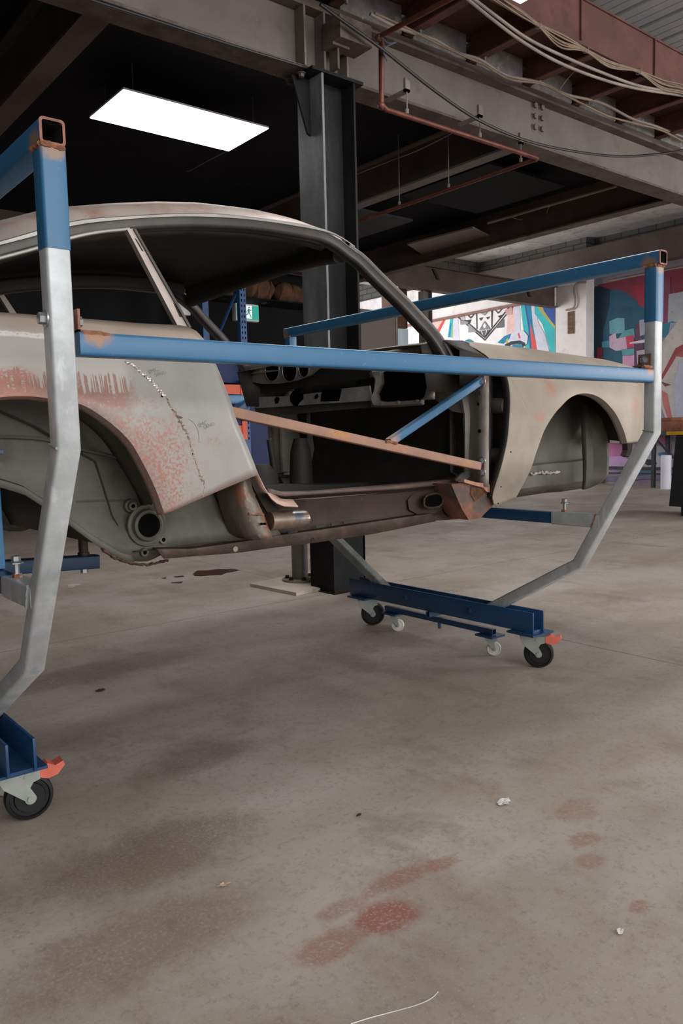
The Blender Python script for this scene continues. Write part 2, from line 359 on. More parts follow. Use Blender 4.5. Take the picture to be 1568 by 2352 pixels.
# column: black H section
col = thing('steel_column', 'black painted H-section steel column behind the car', 'column', (3.25, 4.075, 0))
bm = B(); box(bm, (3.115, 3.95, .75), (3.131, 4.20, 3.213)); obj('flange', bm, M['lit_flange'], col, smooth=False)
bm = B(); box(bm, (3.365, 3.95, 0), (3.381, 4.20, 3.213)); obj('flange', bm, M['black_steel'], col, smooth=False)
bm = B(); box(bm, (3.131, 4.068, 0), (3.365, 4.082, 3.213)); obj('web', bm, M['black_steel'], col, smooth=False)
bm = B(); box(bm, (3.10, 3.93, 0.0), (3.60, 4.22, .006)); box(bm, (3.115, 3.95, 0), (3.381, 4.20, .75)); obj('base_cladding', bm, M['black_steel'], col, smooth=False)
bm = B(); box(bm, (3.04, 3.94, 3.195), (3.44, 4.21, 3.214)); obj('cap_plate', bm, M['black_steel'], col, smooth=False)
bm = B(); prism(bm, [(3.115, 4.068, 2.86), (3.115, 4.068, 3.19), (2.98, 4.068, 3.19), (3.09, 4.068, 2.87)], (0, .014, 0)); obj('gusset', bm, M['black_steel'], col, smooth=False)
for yy in (4.03, 4.15): obj('bolt', bolt(B(), (3.025, yy, 3.195), (0, 0, -1), .018, .02), M['steel_edge'], col)

# cross beams of the low bay
ibeam('steel_beam', 'brown steel cross beam above the left end of the car', 1, 4.21, 9.98, 1.85, 3.26, 3.655, .15, M['brown_steel'], M['brown_steel'], group=None)
ibeam('steel_beam', 'grey cross beam right of the column above the red pipe', 1, 4.21, 9.98, 5.37, 3.30, 3.655, .13, M['brown_steel'], M['steel_grey'])
ibeam('steel_beam', 'grey edge beam where the black ceiling meets the pale concrete ceiling', 1, 4.21, 9.45, 7.87, 3.30, 3.72, .16, M['brown_steel'], M['steel_edge'])
ibeam('steel_beam', 'grey steel beam ending on the white pillar with black slots', 0, -3.0, 13.18, 9.6, 3.40, 3.80, .16, M['brown_steel'], M['brown_steel'])
tag(obj('lintel_beam', box(B(), (12.95, -9, 3.86), (13.19, 11.49, 4.34)), M['brown_steel'], smooth=False), 'long brown-grey boxed beam along the far wall above the mural', 'beam')
tag(obj('conduit', pipe(B(), [(13.46, -8, 3.78), (13.46, 8.6, 3.78)], .02), M['cable_white']), 'thin pale conduit along the top edge of the mural', 'conduit')
for i, (px_, pz_) in enumerate([(9.85, 3.62), (12.3, 3.56)]):
    bm = B(); prism(bm, [(px_ - .05, 9.592, pz_ + .14), (px_ + .01, 9.592, pz_ + .14), (px_ + .12, 9.592, pz_ - .02), (px_ + .06, 9.592, pz_ - .02)], (0, -.03, 0))
    tag(obj('cable_bracket', bm, M['cable_black'], smooth=False), ['small black bracket on the grey beam left of the blue top bar', 'small black bracket on the grey beam near the white pillar'][i], 'bracket')

# mezzanine edge: joists, boards, fascia, blocks
for i, xx in enumerate((3.29, 3.92, 4.56, 5.19, 5.825, 6.46, 7.09, 7.72)):
    t = thing('floor_joist', 'red oxide steel joist resting on the deep grey beam, %s' % ['above the column', 'where the red pipe turns', 'second right of the pipe elbow', 'third right of the pipe elbow', 'fourth right of the pipe elbow', 'fifth right of the pipe elbow', 'at the right photo edge', 'beyond the right photo edge'][i], 'joist', (xx, 3.75, 3.66), 'red joists of the mezzanine edge')
    bm = B(); box(bm, (xx - .006, 3.44, 3.672), (xx + .006, 4.04, 3.84)); obj('web', bm, M['red_oxide'], t, smooth=False)
    bm = B(); box(bm, (xx - .035, 3.44, 3.66), (xx + .035, 4.04, 3.671)); obj('bottom_flange', bm, M['red_oxide'], t, smooth=False)
    bm = B(); bolt(bm, (xx + .02, 3.93, 3.66), (0, 0, -1), .012, .02); obj('bolt', bm, M['zinc'], t)
for i in range(7):
    x0 = 3.29 + .633 * i
    bm = B(); box(bm, (x0 + .05, 4.03, 3.656), (x0 + .583, 4.2, 3.841), bev=.012)
    tag(obj('concrete_block', bm, M['block']), 'rough grey block packed between joists on the beam, %s' % ['above the column', 'left of the pipe elbow', 'right of the pipe elbow', 'above the second cable clip', 'above the bolted splice', 'right of the bolted splice', 'at the right photo edge'][i], 'block', 'blocks packed between the joists')
tag(obj('timber_decking', box(B(), (-3, 3.42, 3.842), (13.4, 4.115, 3.87)), M['red_board'], smooth=False), 'red-brown boards spanning over the joists', 'decking')
fas = thing('edge_beam', 'red oxide fascia beam along the mezzanine edge above the cables', 'beam', (5, 3.42, 3.66))
bm = B(); box(bm, (-3, 3.40, 3.66), (13.4, 3.415, 3.95)); obj('web', bm, M['red_oxide'], fas, smooth=False)
bm = B(); box(bm, (-3, 3.39, 3.952), (13.4, 3.46, 3.965)); obj('top_flange', bm, M['red_oxide'], fas, smooth=False)
for xx in (4.0, 4.95, 5.9, 6.85):
    bm = B(); box(bm, (xx, 3.385, 3.68), (xx + .014, 3.399, 3.95)); obj('stiffener', bm, M['red_oxide'], fas, smooth=False)

# LED panels; behind the viewer and over the right bays unseen, added for light
for i, (x0, y0, z, lab) in enumerate(((2.50, 5.38, 3.43, 'lit rectangular LED panel under the black ceiling above the car roof'), (2.64, 2.43, 3.43, 'lit LED panel whose corner shows at the top photo edge'),
                                (-.6, -3.3, 3.8, 'unseen LED panel added behind the viewer, left of two'), (2.60, -3.3, 3.8, 'unseen LED panel added behind the viewer, right of two'), (6.6, -1.0, 4.0, 'unseen LED panel added over the right bay nearest the viewer'), (9.7, 2.2, 4.0, 'unseen LED panel added over the far right bay'))):
    t = thing('ceiling_light', lab, 'light', (x0 + .6, y0 + .3, z), 'LED light panels')
    bm = B(); box(bm, (x0 - .003, y0 - .003, z + .0005), (x0 + 1.203, y0 + .603, z + .014)); obj('housing', bm, M['led_frame'], t, smooth=False)
    bm = B(); box(bm, (x0, y0, z - .004), (x0 + 1.2, y0 + .6, z)); obj('diffuser', bm, M['led'], t, smooth=False)
    for dx in (.1, 1.1):
        for dy in (.06, .54): obj('suspension_wire', pipe(B(), [(x0 + dx, y0 + dy, z + .03), (x0 + dx, y0 + dy, (3.66 if i == 0 else 4.72) if y0 > 5 else 4.62)], .002, 6), M['zinc'], t)

# red water pipe with hangers
rp = thing('water_pipe', 'red-brown pipe elbowing down the beam face and away under the ceiling', 'pipe', (3.5, 3.83, 3.05))
bm = B(); pipe(bm, [(3.56, 2.6, 3.45), (3.46, 3.80, 3.44), (3.50, 3.83, 3.42), (3.50, 3.84, 3.06), (3.54, 3.84, 3.04), (5.04, 3.84, 3.04), (5.07, 3.88, 3.04), (5.07, 8.8, 3.04)], .016, 12); obj('pipe_run', bm, M['copper'], rp)
for p in ((3.46, 3.81, 3.435), (3.50, 3.84, 3.055), (5.06, 3.855, 3.04)):
    bm = B(); bmesh.ops.create_uvsphere(bm, u_segments=12, v_segments=8, radius=.024, matrix=Matrix.Translation(p)); obj('elbow', bm, M['copper'], rp)
for p, zt in (((3.72, 3.84), 3.25), ((4.42, 3.84), 3.25), ((5.07, 4.0), 3.22), ((5.07, 4.75), 3.66), ((5.07, 5.35), 3.66), ((5.07, 6.2), 3.66)):
    bm = B(); pipe(bm, [(p[0], p[1], 3.05), (p[0], p[1], zt)], .005, 6); lathe(bm, (p[0], p[1], 3.055), (0, 0, 1), [(0, .012), (.03, .012)], 8)
    if zt < 3.3: box(bm, (p[0] - .02, p[1] - .01, 3.19), (p[0] + .02, min(p[1] + .20, 4.03) if p[1] < 3.9 else p[1] + .03, 3.205)); box(bm, (p[0] - .02, p[1] - .01, 3.19), (p[0] + .02, p[1] + .01, 3.27))
    obj('hanger', bm, M['steel_grey'], rp)
bm = B(); pipe(bm, spline([(3.44, 3.79, 3.44), (3.50, 3.77, 3.40), (3.56, 3.76, 3.42), (3.47, 3.78, 3.36), (3.50, 3.78, 3.30)], 30), .005, 6)
tag(obj('cable_tie', bm, mat('faded_blue_cord', (70, 72, 92), .8)), 'frayed bluish cord knotted round the pipe elbow', 'cord')

# cables
def cable(name, lab, pts, r, m, group=None, n=60): return tag(obj(name, pipe(B(), spline(pts, n), r, 8), m), lab, 'cable', group)
cable('cable', 'black cable sagging across the face of the deep grey beam', [(2.985, 3.780, 3.473), (3.161, 3.780, 3.429), (3.469, 3.780, 3.355), (3.922, 3.780, 3.222), (4.388, 3.780, 3.129), (5.015, 3.780, 3.112), (5.921, 3.780, 3.208), (6.579, 3.780, 3.347), (7.073, 3.780, 3.482), (7.646, 3.780, 3.654)], .010, M['cable_black'])
cable('cable', 'black cable strip along the beam flange left of the column', [(1.640, 3.990, 3.191), (2.034, 3.990, 3.195), (2.594, 3.990, 3.202), (3.138, 3.990, 3.217), (3.404, 3.990, 3.220)], .008, M['cable_black'])
cable('cable', 'off-white cable clipped along the top of the deep grey beam', [(3.474, 3.900, 3.615), (3.658, 3.900, 3.601), (3.831, 3.900, 3.608), (4.052, 3.900, 3.622), (4.264, 3.900, 3.596), (4.487, 3.900, 3.615), (4.769, 3.900, 3.582), (5.175, 3.900, 3.628), (5.504, 3.900, 3.622), (5.978, 3.900, 3.671), (6.433, 3.900, 3.649), (6.782, 3.900, 3.668), (7.294, 3.900, 3.679), (7.718, 3.900, 3.704)], .011, M['cable_white'])
cable('cable', 'tan cable looping below the clipped off-white cable', [(3.502, 3.890, 3.624), (3.763, 3.890, 3.617), (4.042, 3.890, 3.598), (4.253, 3.890, 3.589), (4.521, 3.890, 3.585), (4.805, 3.890, 3.557), (5.162, 3.890, 3.615), (5.490, 3.890, 3.606), (5.781, 3.890, 3.592), (6.089, 3.890, 3.584), (6.485, 3.890, 3.615), (6.910, 3.890, 3.648), (7.277, 3.890, 3.630)], .008, M['cable_tan'])
cable('cable', 'upper of two off-white cables sagging below the red fascia', [(3.769, 3.340, 3.574), (4.005, 3.340, 3.531), (4.299, 3.340, 3.487), (4.665, 3.340, 3.480), (5.118, 3.340, 3.491), (5.621, 3.340, 3.522), (6.237, 3.340, 3.621), (6.741, 3.340, 3.701)], .010, M['cable_white'])
cable('cable', 'lower of two off-white cables sagging below the red fascia', [(3.727, 3.350, 3.565), (3.976, 3.350, 3.511), (4.268, 3.350, 3.461), (4.631, 3.350, 3.436), (5.080, 3.350, 3.450), (5.580, 3.350, 3.500), (6.256, 3.350, 3.609), (6.763, 3.350, 3.675)], .010, M['cable_white'])
cb = thing('cable_bundle', 'tied bundle of tan cables slung along the red fascia', 'cables', (5, 3.30, 3.6)); base_ = [(3.902, 3.320, 3.616), (4.188, 3.320, 3.603), (4.388, 3.320, 3.584), (4.636, 3.320, 3.563), (4.905, 3.320, 3.576), (5.192, 3.320, 3.561), (5.562, 3.320, 3.604), (5.889, 3.320, 3.593), (6.199, 3.320, 3.624), (6.703, 3.320, 3.638)]
for q in range(8):
    ph = random.uniform(0, 6.28); am = random.uniform(.012, .045); pts = []
    for j, p in enumerate(base_):
        w = am * (0.25 if j in (2, 4, 6) else 1.0); pts.append((p[0], p[1] + .5 * w * math.cos(ph + j), p[2] + w * math.sin(ph + j * .6)))
    obj('strand', pipe(B(), spline(pts, 60), .0055, 6), M['cable_tan'], cb)
for j in (2, 4, 6): obj('cable_tie', pipe(B(), [Vector(base_[j]) + Vector((0, .022 * math.cos(a), .022 * math.sin(a))) for a in [2*PI*i/12 for i in range(13)]], .003, 6), M['cable_white'], cb)
cable('cable', 'thin grey wire hanging diagonally from the decking', [(5.541, 3.800, 3.820), (5.362, 3.800, 3.656), (5.270, 3.800, 3.561)], .004, M['cable_tan'])
# ------------------------------------------------------------------ the two wheeled body frames
def blue(name, halos=()): return mat(name, (52, 107, 147), .38, var=.06, vscale=3, spots=[((92, 130, 156), 30, .66, .04, None), ((110, 92, 80), 26, .74, .02, None)], halos=halos)
RUST = (150, 104, 76)
M['blue_dark'] = mat('dark_blue_paint', (32, 68, 104), .35, var=.12, vscale=6, spots=[((74, 80, 84), 30, .72, .02, None)])
M['galv'] = mat('galvanised_steel', (186, 190, 192), .42, .25, var=.12, vscale=14, spots=[((158, 162, 164), 9, .62, .08, (1, 1, .35)), ((208, 212, 214), 16, .64, .05, (1, 1, .4))], bump=.08, bscale=40)
M['galv_dull'] = mat('dull_galvanised_steel', (148, 150, 148), .5, .25, var=.2, vscale=9, spots=[((84, 88, 90), 7, .6, .08, (1, 1, .5)), ((150, 132, 112), 6, .68, .06, None)], bump=.08)
M['rust_weld'] = mat('rusty_weld', (142, 92, 66), .8, var=.35, vscale=60, spots=[((196, 176, 160), 45, .66, .05, None)], bump=.4, bscale=120)
M['rust_cut'] = mat('rusty_cut_edge', (150, 104, 88), .8, var=.25, vscale=30)
M['rubber'] = mat('black_caster_tread', (10, 10, 11), .55, var=.2, vscale=30)
M['hub_black'] = mat('black_caster_hub', (20, 20, 21), .35)
M['fork'] = mat('zinc_caster_fork', (170, 176, 170), .4, .5, var=.08, vscale=20)
M['white_wheel'] = mat('white_nylon_wheel', (212, 210, 205), .5, var=.12, vscale=25)
M['orange'] = mat('orange_red_pedal', (222, 112, 90), .4)
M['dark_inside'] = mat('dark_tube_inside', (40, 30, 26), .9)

def caster(parent, c, r, wid, big, ang, brake, col):
    """swivel caster under a plate: c = top centre of its bearing, ang = heading of the trail"""
    c = Vector(c); d = Vector((math.cos(ang), math.sin(ang), 0)); s = Vector((-d.y, d.x, 0)); trail = r * .55
    hub = Vector((c.x, c.y, r)) + d * trail
    bm = B(); lathe(bm, c, (0, 0, -1), [(0, r * .55), (r * .12, r * .6), (r * .2, r * .5)], 20)
    top = c.z - r * .2
    for sg in (-1, 1):
        off = s * (wid * .5 + .006) * sg
        P = [c + d * (-r * .62), c + d * (r * .80), c + d * (r * .80)]
        pts = [Vector((c.x, c.y, top)) + d * (-r * .70), Vector((c.x, c.y, top)) + d * (r * .98), Vector((c.x, c.y, top - r * .42)) + d * (r * .98), Vector((c.x, c.y, top - r * .50)) + d * (r * .70), Vector((c.x, c.y, top - r * .72)) + d * (r * .56)]
        a0 = math.atan2(r * .35, .3 * r)
        for k in range(9):
            a = math.radians(20 - k * 24); pts.append(hub + d * (math.cos(a) * r * .24) + Vector((0, 0, math.sin(a) * r * .24)))
        pts += [Vector((c.x, c.y, top - r * .55)) + d * (-r * .50), Vector((c.x, c.y, top - r * .2)) + d * (-r * .66)]
        prism(bm, [p + off for p in pts], s * .0025 * sg)
        cyl(bm, hub + off, hub + off + s * .008 * sg, r * .14, 14)
        if big: cyl(bm, Vector((c.x, c.y, top - r * .2)) + d * (r * .42) + off, Vector((c.x, c.y, top - r * .2)) + d * (r * .42) + off + s * .005 * sg, .006, 10)
    box(bm, (-r * .7, -wid * .5 - .008, -.0015), (r * .98, wid * .5 + .008, .0015), Matrix(((d.x, s.x, 0, c.x), (d.y, s.y, 0, c.y), (0, 0, 1, top), (0, 0, 0, 1))))
    ca = obj('caster', bm, M['fork'], parent, loc=c)
    bm = B(); w = wid * .5
    lathe(bm, hub - s * w, s, [(0, r * .3), (0, r * .62), (w * .3, r * .66), (w * .3, r * .80), (0, r * .84), (w * .1, r * .96), (w * .5, r), (w * 1.5, r), (w * 1.9, r * .96), (w * 2, r * .84), (w * 1.7, r * .80), (w * 1.7, r * .66), (w * 2, r * .62), (w * 2, r * .3)], 40)
    obj('wheel', bm, col, ca)
    if brake:
        bm = B(); q = Vector((c.x, c.y, top - r * .05)) + d * (r * 1.0); n = Vector((0, 0, 1))
        side = [q + n * -.022, q + n * .004, q + d * .022 + n * .012, q + d * .040 + n * .002, q + d * .062 + n * .010, q + d * .066 - n * .002, q + d * .046 - n * .024, q + d * .020 - n * .030]
        prism(bm, [p - s * .02 for p in side], s * .04); obj('brake_pedal', bm, M['orange'], ca)
        bm = B(); box(bm, (q.x - .006, q.y - .006, q.z - .045), (q.x + .010, q.y + .010, q.z - .02)); obj('brake_block', bm, M['rust_cut'], ca)

def body_frame(x, y0, label, ends):
    """x: plane of its -X face; near posts at y0; mirrored about the car's centre"""
    yc = 2.672; W2 = .05; xm = x + W2 / 2
    t = thing('wheeled_frame', label, 'frame', (xm, yc, 0), 'wheeled frames carrying the car body')
    mir = lambda p: (p[0], 2 * yc - p[1], p[2])
    zt = 1.632
    near = [(xm, y0 + .0225, 1.40), (xm, y0 + .0225, .992), (xm, y0 + .3265, .475), (xm, y0 + .80, .215)]
    for side in (0, 1):
        f = (lambda p: p) if side == 0 else mir
        bm = B(); rtube(bm, [f((xm, y0 + .0225, zt - .052)), f((xm, y0 + .0225, 1.385))], .050, .052, (1, 0, 0), .007)
        o = obj('upper_post', bm, blue('blue_sleeve_paint', [((xm, f((0, y0, 0))[1], zt - .054), .034, (146, 122, 102))]), t)
        bm = B(); rtube(bm, [f(p) for p in near], .045, .05, (1, 0, 0), .007)
        g = obj('leg', bm, M['galv'] if side == 0 else M['galv_dull'], t)
        bm = B(); yq = f((0, y0, 0))[1]
        sg = 1 if side == 0 else -1
        bead(bm, (x + .002, yq - sg * .001, zt - .052), (x + .048, yq - sg * .001, zt - .052), .006, 9); bead(bm, (x, yq, zt - .052), (x, yq + sg * .05, zt - .052), .006, 8)
        obj('weld', bm, M['rust_weld'], o)
        bm = B(); bead(bm, f((x - .0005, y0 + .002, .992)), f((x - .0005, y0 + .045, 1.0)), .003, 6); obj('weld', bm, M['galv_dull'], g)
    bm = B(); rtube(bm, [(xm, y0 - ends, zt - .025), (xm, 2 * yc - y0 + ends, zt - .025)], .05, .05, (0, 0, 1), .008, .005)
    tb = obj('top_bar', bm, blue('blue_bar_paint', [((x, y0 + .03, zt - .05), .042, (142, 116, 94)), ((xm, 2 * yc - y0, zt - .03), .045, (150, 122, 98))]), t)
    for yy, sg in ((y0 - ends, -1), (2 * yc - y0 + ends, 1)):
        bm = B(); o_ = rings(bm, rrect(.0505, .0505, .008), [(xm, yy + sg * .0006, zt - .025), (xm, yy - sg * .003, zt - .025)], (0, 0, 1)); i_ = rings(bm, rrect(.040, .040, .004), [(xm, yy + sg * .0006, zt - .025), (xm, yy - sg * .04, zt - .025)], (0, 0, 1))
        skin(bm, o_); skin(bm, i_)
        for k in range(len(o_[0])): bm.faces.new((o_[0][k], o_[0][(k+1) % len(o_[0])], i_[0][(k+1) % len(o_[0])], i_[0][k]))
        ce = obj('cut_end', bm, M['rust_cut'], tb)
        bm = B(); i_ = rings(bm, rrect(.0398, .0398, .004), [(xm, yy - sg * .006, zt - .025), (xm, yy - sg * .30, zt - .025)], (0, 0, 1)); skin(bm, i_); bm.faces.new(i_[1]); obj('tube_bore', bm, M['dark_inside'], tb)
    # cross tube between the legs: galvanised sockets and blue tube
    zc = .652; ya = y0 + .245
    for side in (0, 1):
        f = (lambda p: p) if side == 0 else mir
        bm = B(); rtube(bm, [f((xm, ya - .02, zc)), f((xm, ya + .20, zc))], .052, .052, (0, 0, 1), .006); so = obj('socket', bm, M['galv'] if side == 0 else M['galv_dull'], t)
        bm = B(); p = f((xm, ya + .155, zc + .026)); lathe(bm, p, (0, 0, 1), [(0, .011), (.010, .011), (.010, .0065), (.034, .0065), (.034, .017), (.037, .017), (.040, .013), (.041, .011), (.052, .011), (.053, .009)], 6); obj('flange_bolt', bm, M['zinc'], so)
        bm = B(); lathe(bm, p, (0, 0, 1), [(0, .0125), (.009, .0115)], 6); obj('nut', bm, M['rust_weld'], so)
        bm = B(); bead(bm, f((x - .001, ya - .01, zc + .03)), f((x - .001, ya + .012, zc - .026)), .004, 8); obj('weld', bm, M['rust_weld'] if x > 1 else M['galv'], so)
    bm = B(); rtube(bm, [(xm, ya + .19, zc), (xm, 2 * yc - ya - .19, zc)], .046, .046, (0, 0, 1), .006); obj('cross_tube', bm, M['blue_dark'], t)
    # base channel on casters
    ca, cb_ = yc - .615, yc + .59; xa, xb = x - .014, x + .062
    bm = B()
    box(bm, (xa, ca, .158), (xa + .008, cb_, .246), bev=.002); box(bm, (xb - .008, ca, .158), (xb, cb_, .246), bev=.002); box(bm, (xa + .008, ca + .01, .158), (xb - .008, cb_ - .01, .166))
    ch = obj('base_channel', bm, M['blue_dark'], t)
    for yy in (yc - .27, yc + .15):
        obj('channel_bolt', bolt(B(), (xa, yy, .205), (-1, 0, 0), .012, .010), M['blue_dark'], ch); obj('channel_bolt', bolt(B(), (xb, yy + .04, .222), (1, 0, 0), .012, .010), M['blue_dark'], ch)
    for k, yy in enumerate((ca + HEAD[3], cb_ - .085)):
        bm = B(); box(bm, (x - .045, yy - .07, .150), (x + .095, yy + .07, .158)); pl = obj('caster_plate', bm, M['blue_dark'], t, smooth=False)
        caster(t, (xm + .002, yy, .150), .0625, .036, True, (HEAD[0] if k == 0 else HEAD[1]), k == 0, M['rubber'])
    # low bar on small wheels under the channel
    bm = B(); rtube(bm, [(xm + .015, yc - .36, .112), (xm + .015, yc + .36, .112)], .026, .026, (0, 0, 1), .002, .003); lb = obj('jacking_bar', bm, M['blue_dark'], t, smooth=False)
    bm = B(); rtube(bm, [(x - .02, yc, .144), (x + .08, yc, .144)], .024, .026, (0, 0, 1), .002, .003); cyl(bm, (xm + .015, yc - .02, .07), (xm + .015, yc - .02, .10), .008, 8); obj('pivot_lug', bm, M['blue_dark'], lb, smooth=False)
    for k, yy in enumerate((yc - .335, yc + .30)):
        bm = B(); box(bm, (xm - .03, yy - .05, .090), (xm + .06, yy + .05, .0985)); obj('wheel_plate', bm, M['blue_dark'], lb, smooth=False)
        caster(t, (xm + .015, yy, .090), .032, .02, False, HEAD[2], False, M['white_wheel'])
    return t
HEAD = (math.radians(-55), math.radians(-41), math.radians(-48), .045)
FR = body_frame(2.692, 1.530, 'blue and galvanised wheeled frame holding the front of the car, at right', .012)
HEAD = (math.radians(-6), math.radians(-20), math.radians(-30), .09)
FL = body_frame(.566, 1.602, 'blue and galvanised wheeled frame holding the rear of the car, at left photo edge', .002)
text('stencilled_lettering', 'MILLS AP 21022', .0205, frame((.605, 1.6012, 1.405), (0, 0, 1), (-1, 0, 0)), mat('faded_stencil_ink', (30, 66, 98), .6), [c for c in FL.children if c.name.startswith('upper_post')][0], .0002)

# low arm and pin that carries the rear of the body, short post on the cross tube
bm = B(); rtube(bm, [(.52, 2.86, .595), (1.135, 2.86, .563)], .05, .050, (0, 0, 1), .005); arm = obj('support_arm', bm, M['blue_dark'], FL)
bm = B(); lathe(bm, (1.085, 2.86, .59), (0, 0, 1), [(0, .021), (.012, .021), (.012, .017), (.10, .017), (.10, .028), (.115, .028)], 16); obj('support_pin', bm, mat('dull_dark_steel_pin', (82, 74, 66), .5, .4), arm)
bm = B(); cyl(bm, (1.085, 2.86, .54), (1.085, 2.86, .526), .014, 6); obj('nut', bm, M['zinc'], arm)
bm = B(); rtube(bm, [(.591, 2.19, .679), (.591, 2.19, .98)], .045, .045, (1, 0, 0), .005); upr = obj('support_post', bm, blue('support_post_blue'), FL)
bm = B(); box(bm, (.56, 2.15, .98), (.62, 2.23, .988)); obj('pad', bm, M['blue_dark'], upr, smooth=False)

# side rail between the two frames
rail = thing('side_rail', 'long light blue square tube bolted between the two wheeled frames along the car side', 'rail', (1.65, 1.585, 1.2))
bm = B(); rtube(bm, [(.624, 1.622, 1.202), (2.690, 1.556, 1.193)], .046, .048, (0, 0, 1), .007); 
obj('rail_tube', bm, blue('blue_rail_paint', [((.66, 1.60, 1.228), .040, (156, 112, 84)), ((2.668, 1.53, 1.220), .03, (158, 108, 80))]), rail)
for k, (xx, sg) in enumerate(((.624, 1), (2.690, -1))):
    yy = 1.612 if k == 0 else 1.548
    bm = B(); box(bm, (xx if sg > 0 else xx - .005, yy - .005, 1.222), (xx + .005 if sg > 0 else xx, yy + .045, 1.272)); box(bm, (min(xx, xx + sg * .05), yy - .005, 1.2255), (max(xx, xx + sg * .05), yy + .04, 1.2305))
    br = obj('angle_bracket', bm, M['rust_cut'] if k == 0 else mat('brown_bracket', (112, 82, 62), .8), rail, smooth=False)
    bm = B(); bead(bm, (xx + sg * .006, yy - .008, 1.224), (xx + sg * .062, yy - .008, 1.222), .006, 10); obj('weld', bm, M['rust_weld'], br)
    bm = B(); bolt(bm, (xx + sg * .005, yy + .022, 1.25), (sg, 0, 0), .011, .010); obj('bolt', bm, M['zinc'], br)
    if k == 0: bm = B(); bolt(bm, (.566, 1.624, 1.25), (-1, 0, 0), .012, .012); obj('bolt', bm, M['zinc'], br)
# ------------------------------------------------------------------ the stripped car body
def skin_mat(name, rgb, warm):
    """bare primed steel: grey with rose primer round the arch, paint runs and rust bloom"""
    k = NB(name); o = k.xyz()
    c = k.mix(k.step(k.noise(3.2, 7, .62, (1, 1, .45), warm), .34, .66), lin(rgb), lin(tuple(min(255, v * 1.13) for v in rgb)))
    c = k.mix(k.math('MULTIPLY', k.step(k.noise(7, 8, .7, (1, 1, .5), 5 + warm), .56, .72), .5), c, lin((150, 136, 120)))
    return k, o, c
k, o, c = skin_mat('primed_rear_quarter', (150, 148, 143), 1)
n1 = k.noise(9, 9, .72, None, 2); n2 = k.noise(120, 3, .7, None, 8)
ra = k.dist((.61, 0, .78), (1, 0, 1)); rr = k.math('ADD', ra, k.math('MULTIPLY', k.math('SUBTRACT', n1, .5), .22))
f = k.math('SUBTRACT', 1.0, k.step(rr, .335, .405)); c = k.mix(k.math('MULTIPLY', k.math('MULTIPLY', f, .85), k.step(k.math('ADD', k.math('MULTIPLY', n2, .45), k.math('MULTIPLY', n1, .55)), .34, .62)), c, lin((160, 128, 119)))     # rose primer along the arch lip
dn = k.n('ShaderNodeTexNoise', noise_dimensions='1D'); dn.inputs['Scale'].default_value = 120; dn.inputs['Detail'].default_value = 1; k.link(o[0], dn.inputs['W'])
dl = k.n('ShaderNodeTexNoise', noise_dimensions='1D'); dl.inputs['Scale'].default_value = 26; dl.inputs['Detail'].default_value = 2; k.link(o[0], dl.inputs['W'])
edge = k.math('SUBTRACT', k.math('ADD', 1.168, k.math('MULTIPLY', k.math('SUBTRACT', dl.outputs[0], .5), .05)), k.math('MULTIPLY', k.step(dn.outputs[0], .47, .55), k.math('MULTIPLY', dl.outputs[0], .085)))
above = k.step(k.math('SUBTRACT', o[2], edge), -.004, .004)
band = k.math('MULTIPLY', k.math('SUBTRACT', 1.0, above), k.step(k.math('ADD', o[2], k.math('MULTIPLY', n1, .10)), 1.12, 1.15))
left = k.math('SUBTRACT', 1.0, k.step(k.math('ADD', o[0], k.math('MULTIPLY', n1, .08)), .88, .93))
c = k.mix(k.math('MULTIPLY', k.math('MULTIPLY', band, left), k.step(n2, .30, .46)), c, lin((160, 124, 114)))                              # rose band under the paint runs
c = k.mix(k.math('MULTIPLY', k.math('MULTIPLY', above, left), .8), c, lin((192, 187, 180)))                                              # pale filler above it
rb = k.dist((.90, 0, .90), (1, 0, .8)); c = k.mix(k.math('MULTIPLY', k.math('SUBTRACT', 1.0, k.step(k.math('ADD', rb, k.math('MULTIPLY', k.math('SUBTRACT', n1, .5), .5)), .10, .2)), k.step(n2, .42, .6)), c, lin((172, 122, 110)))
lo = k.math('SUBTRACT', 1.0, k.step(k.math('ADD', k.math('SUBTRACT', o[2], k.math('MULTIPLY', k.math('SUBTRACT', o[0], .96), .30)), k.math('MULTIPLY', k.math('SUBTRACT', n1, .5), .05)), .80, .83))
c = k.mix(k.math('MULTIPLY', lo, .7), c, lin((176, 126, 110)))                                                                            # rosy bottom edge
top = k.step(k.math('ADD', o[2], k.math('MULTIPLY', n1, .04)), 1.285, 1.30); c = k.mix(k.math('MULTIPLY', top, .6), c, lin((188, 160, 140)))
lf = k.math('MULTIPLY', k.math('SUBTRACT', 1.0, k.step(o[0], .60, .66)), k.math('SUBTRACT', 1.0, k.step(k.math('ADD', o[2], k.math('MULTIPLY', n1, .05)), 1.19, 1.21)))
c = k.mix(k.math('MULTIPLY', lf, k.step(k.noise(70, 8, .75, (1, 1, 2.5), 3), .40, .52)), c, lin((182, 130, 112)))
sm = k.math('MULTIPLY', k.math('SUBTRACT', 1.0, k.step(k.math('ABSOLUTE', k.math('SUBTRACT', k.math('ADD', o[2], k.math('MULTIPLY', n1, .02)), 1.268)), .004, .010)), k.math('SUBTRACT', 1.0, k.step(o[0], .66, .73)))
c = k.mix(k.math('MULTIPLY', sm, k.step(n2, .30, .5)), c, lin((232, 228, 224)))                                                              # brushed white smear
k.link(c, k.b.inputs['Base Color']); k.b.inputs['Roughness'].default_value = .46; k.b.inputs['Metallic'].default_value = .25; k.bump(n2, .04); M['quarter'] = k.m

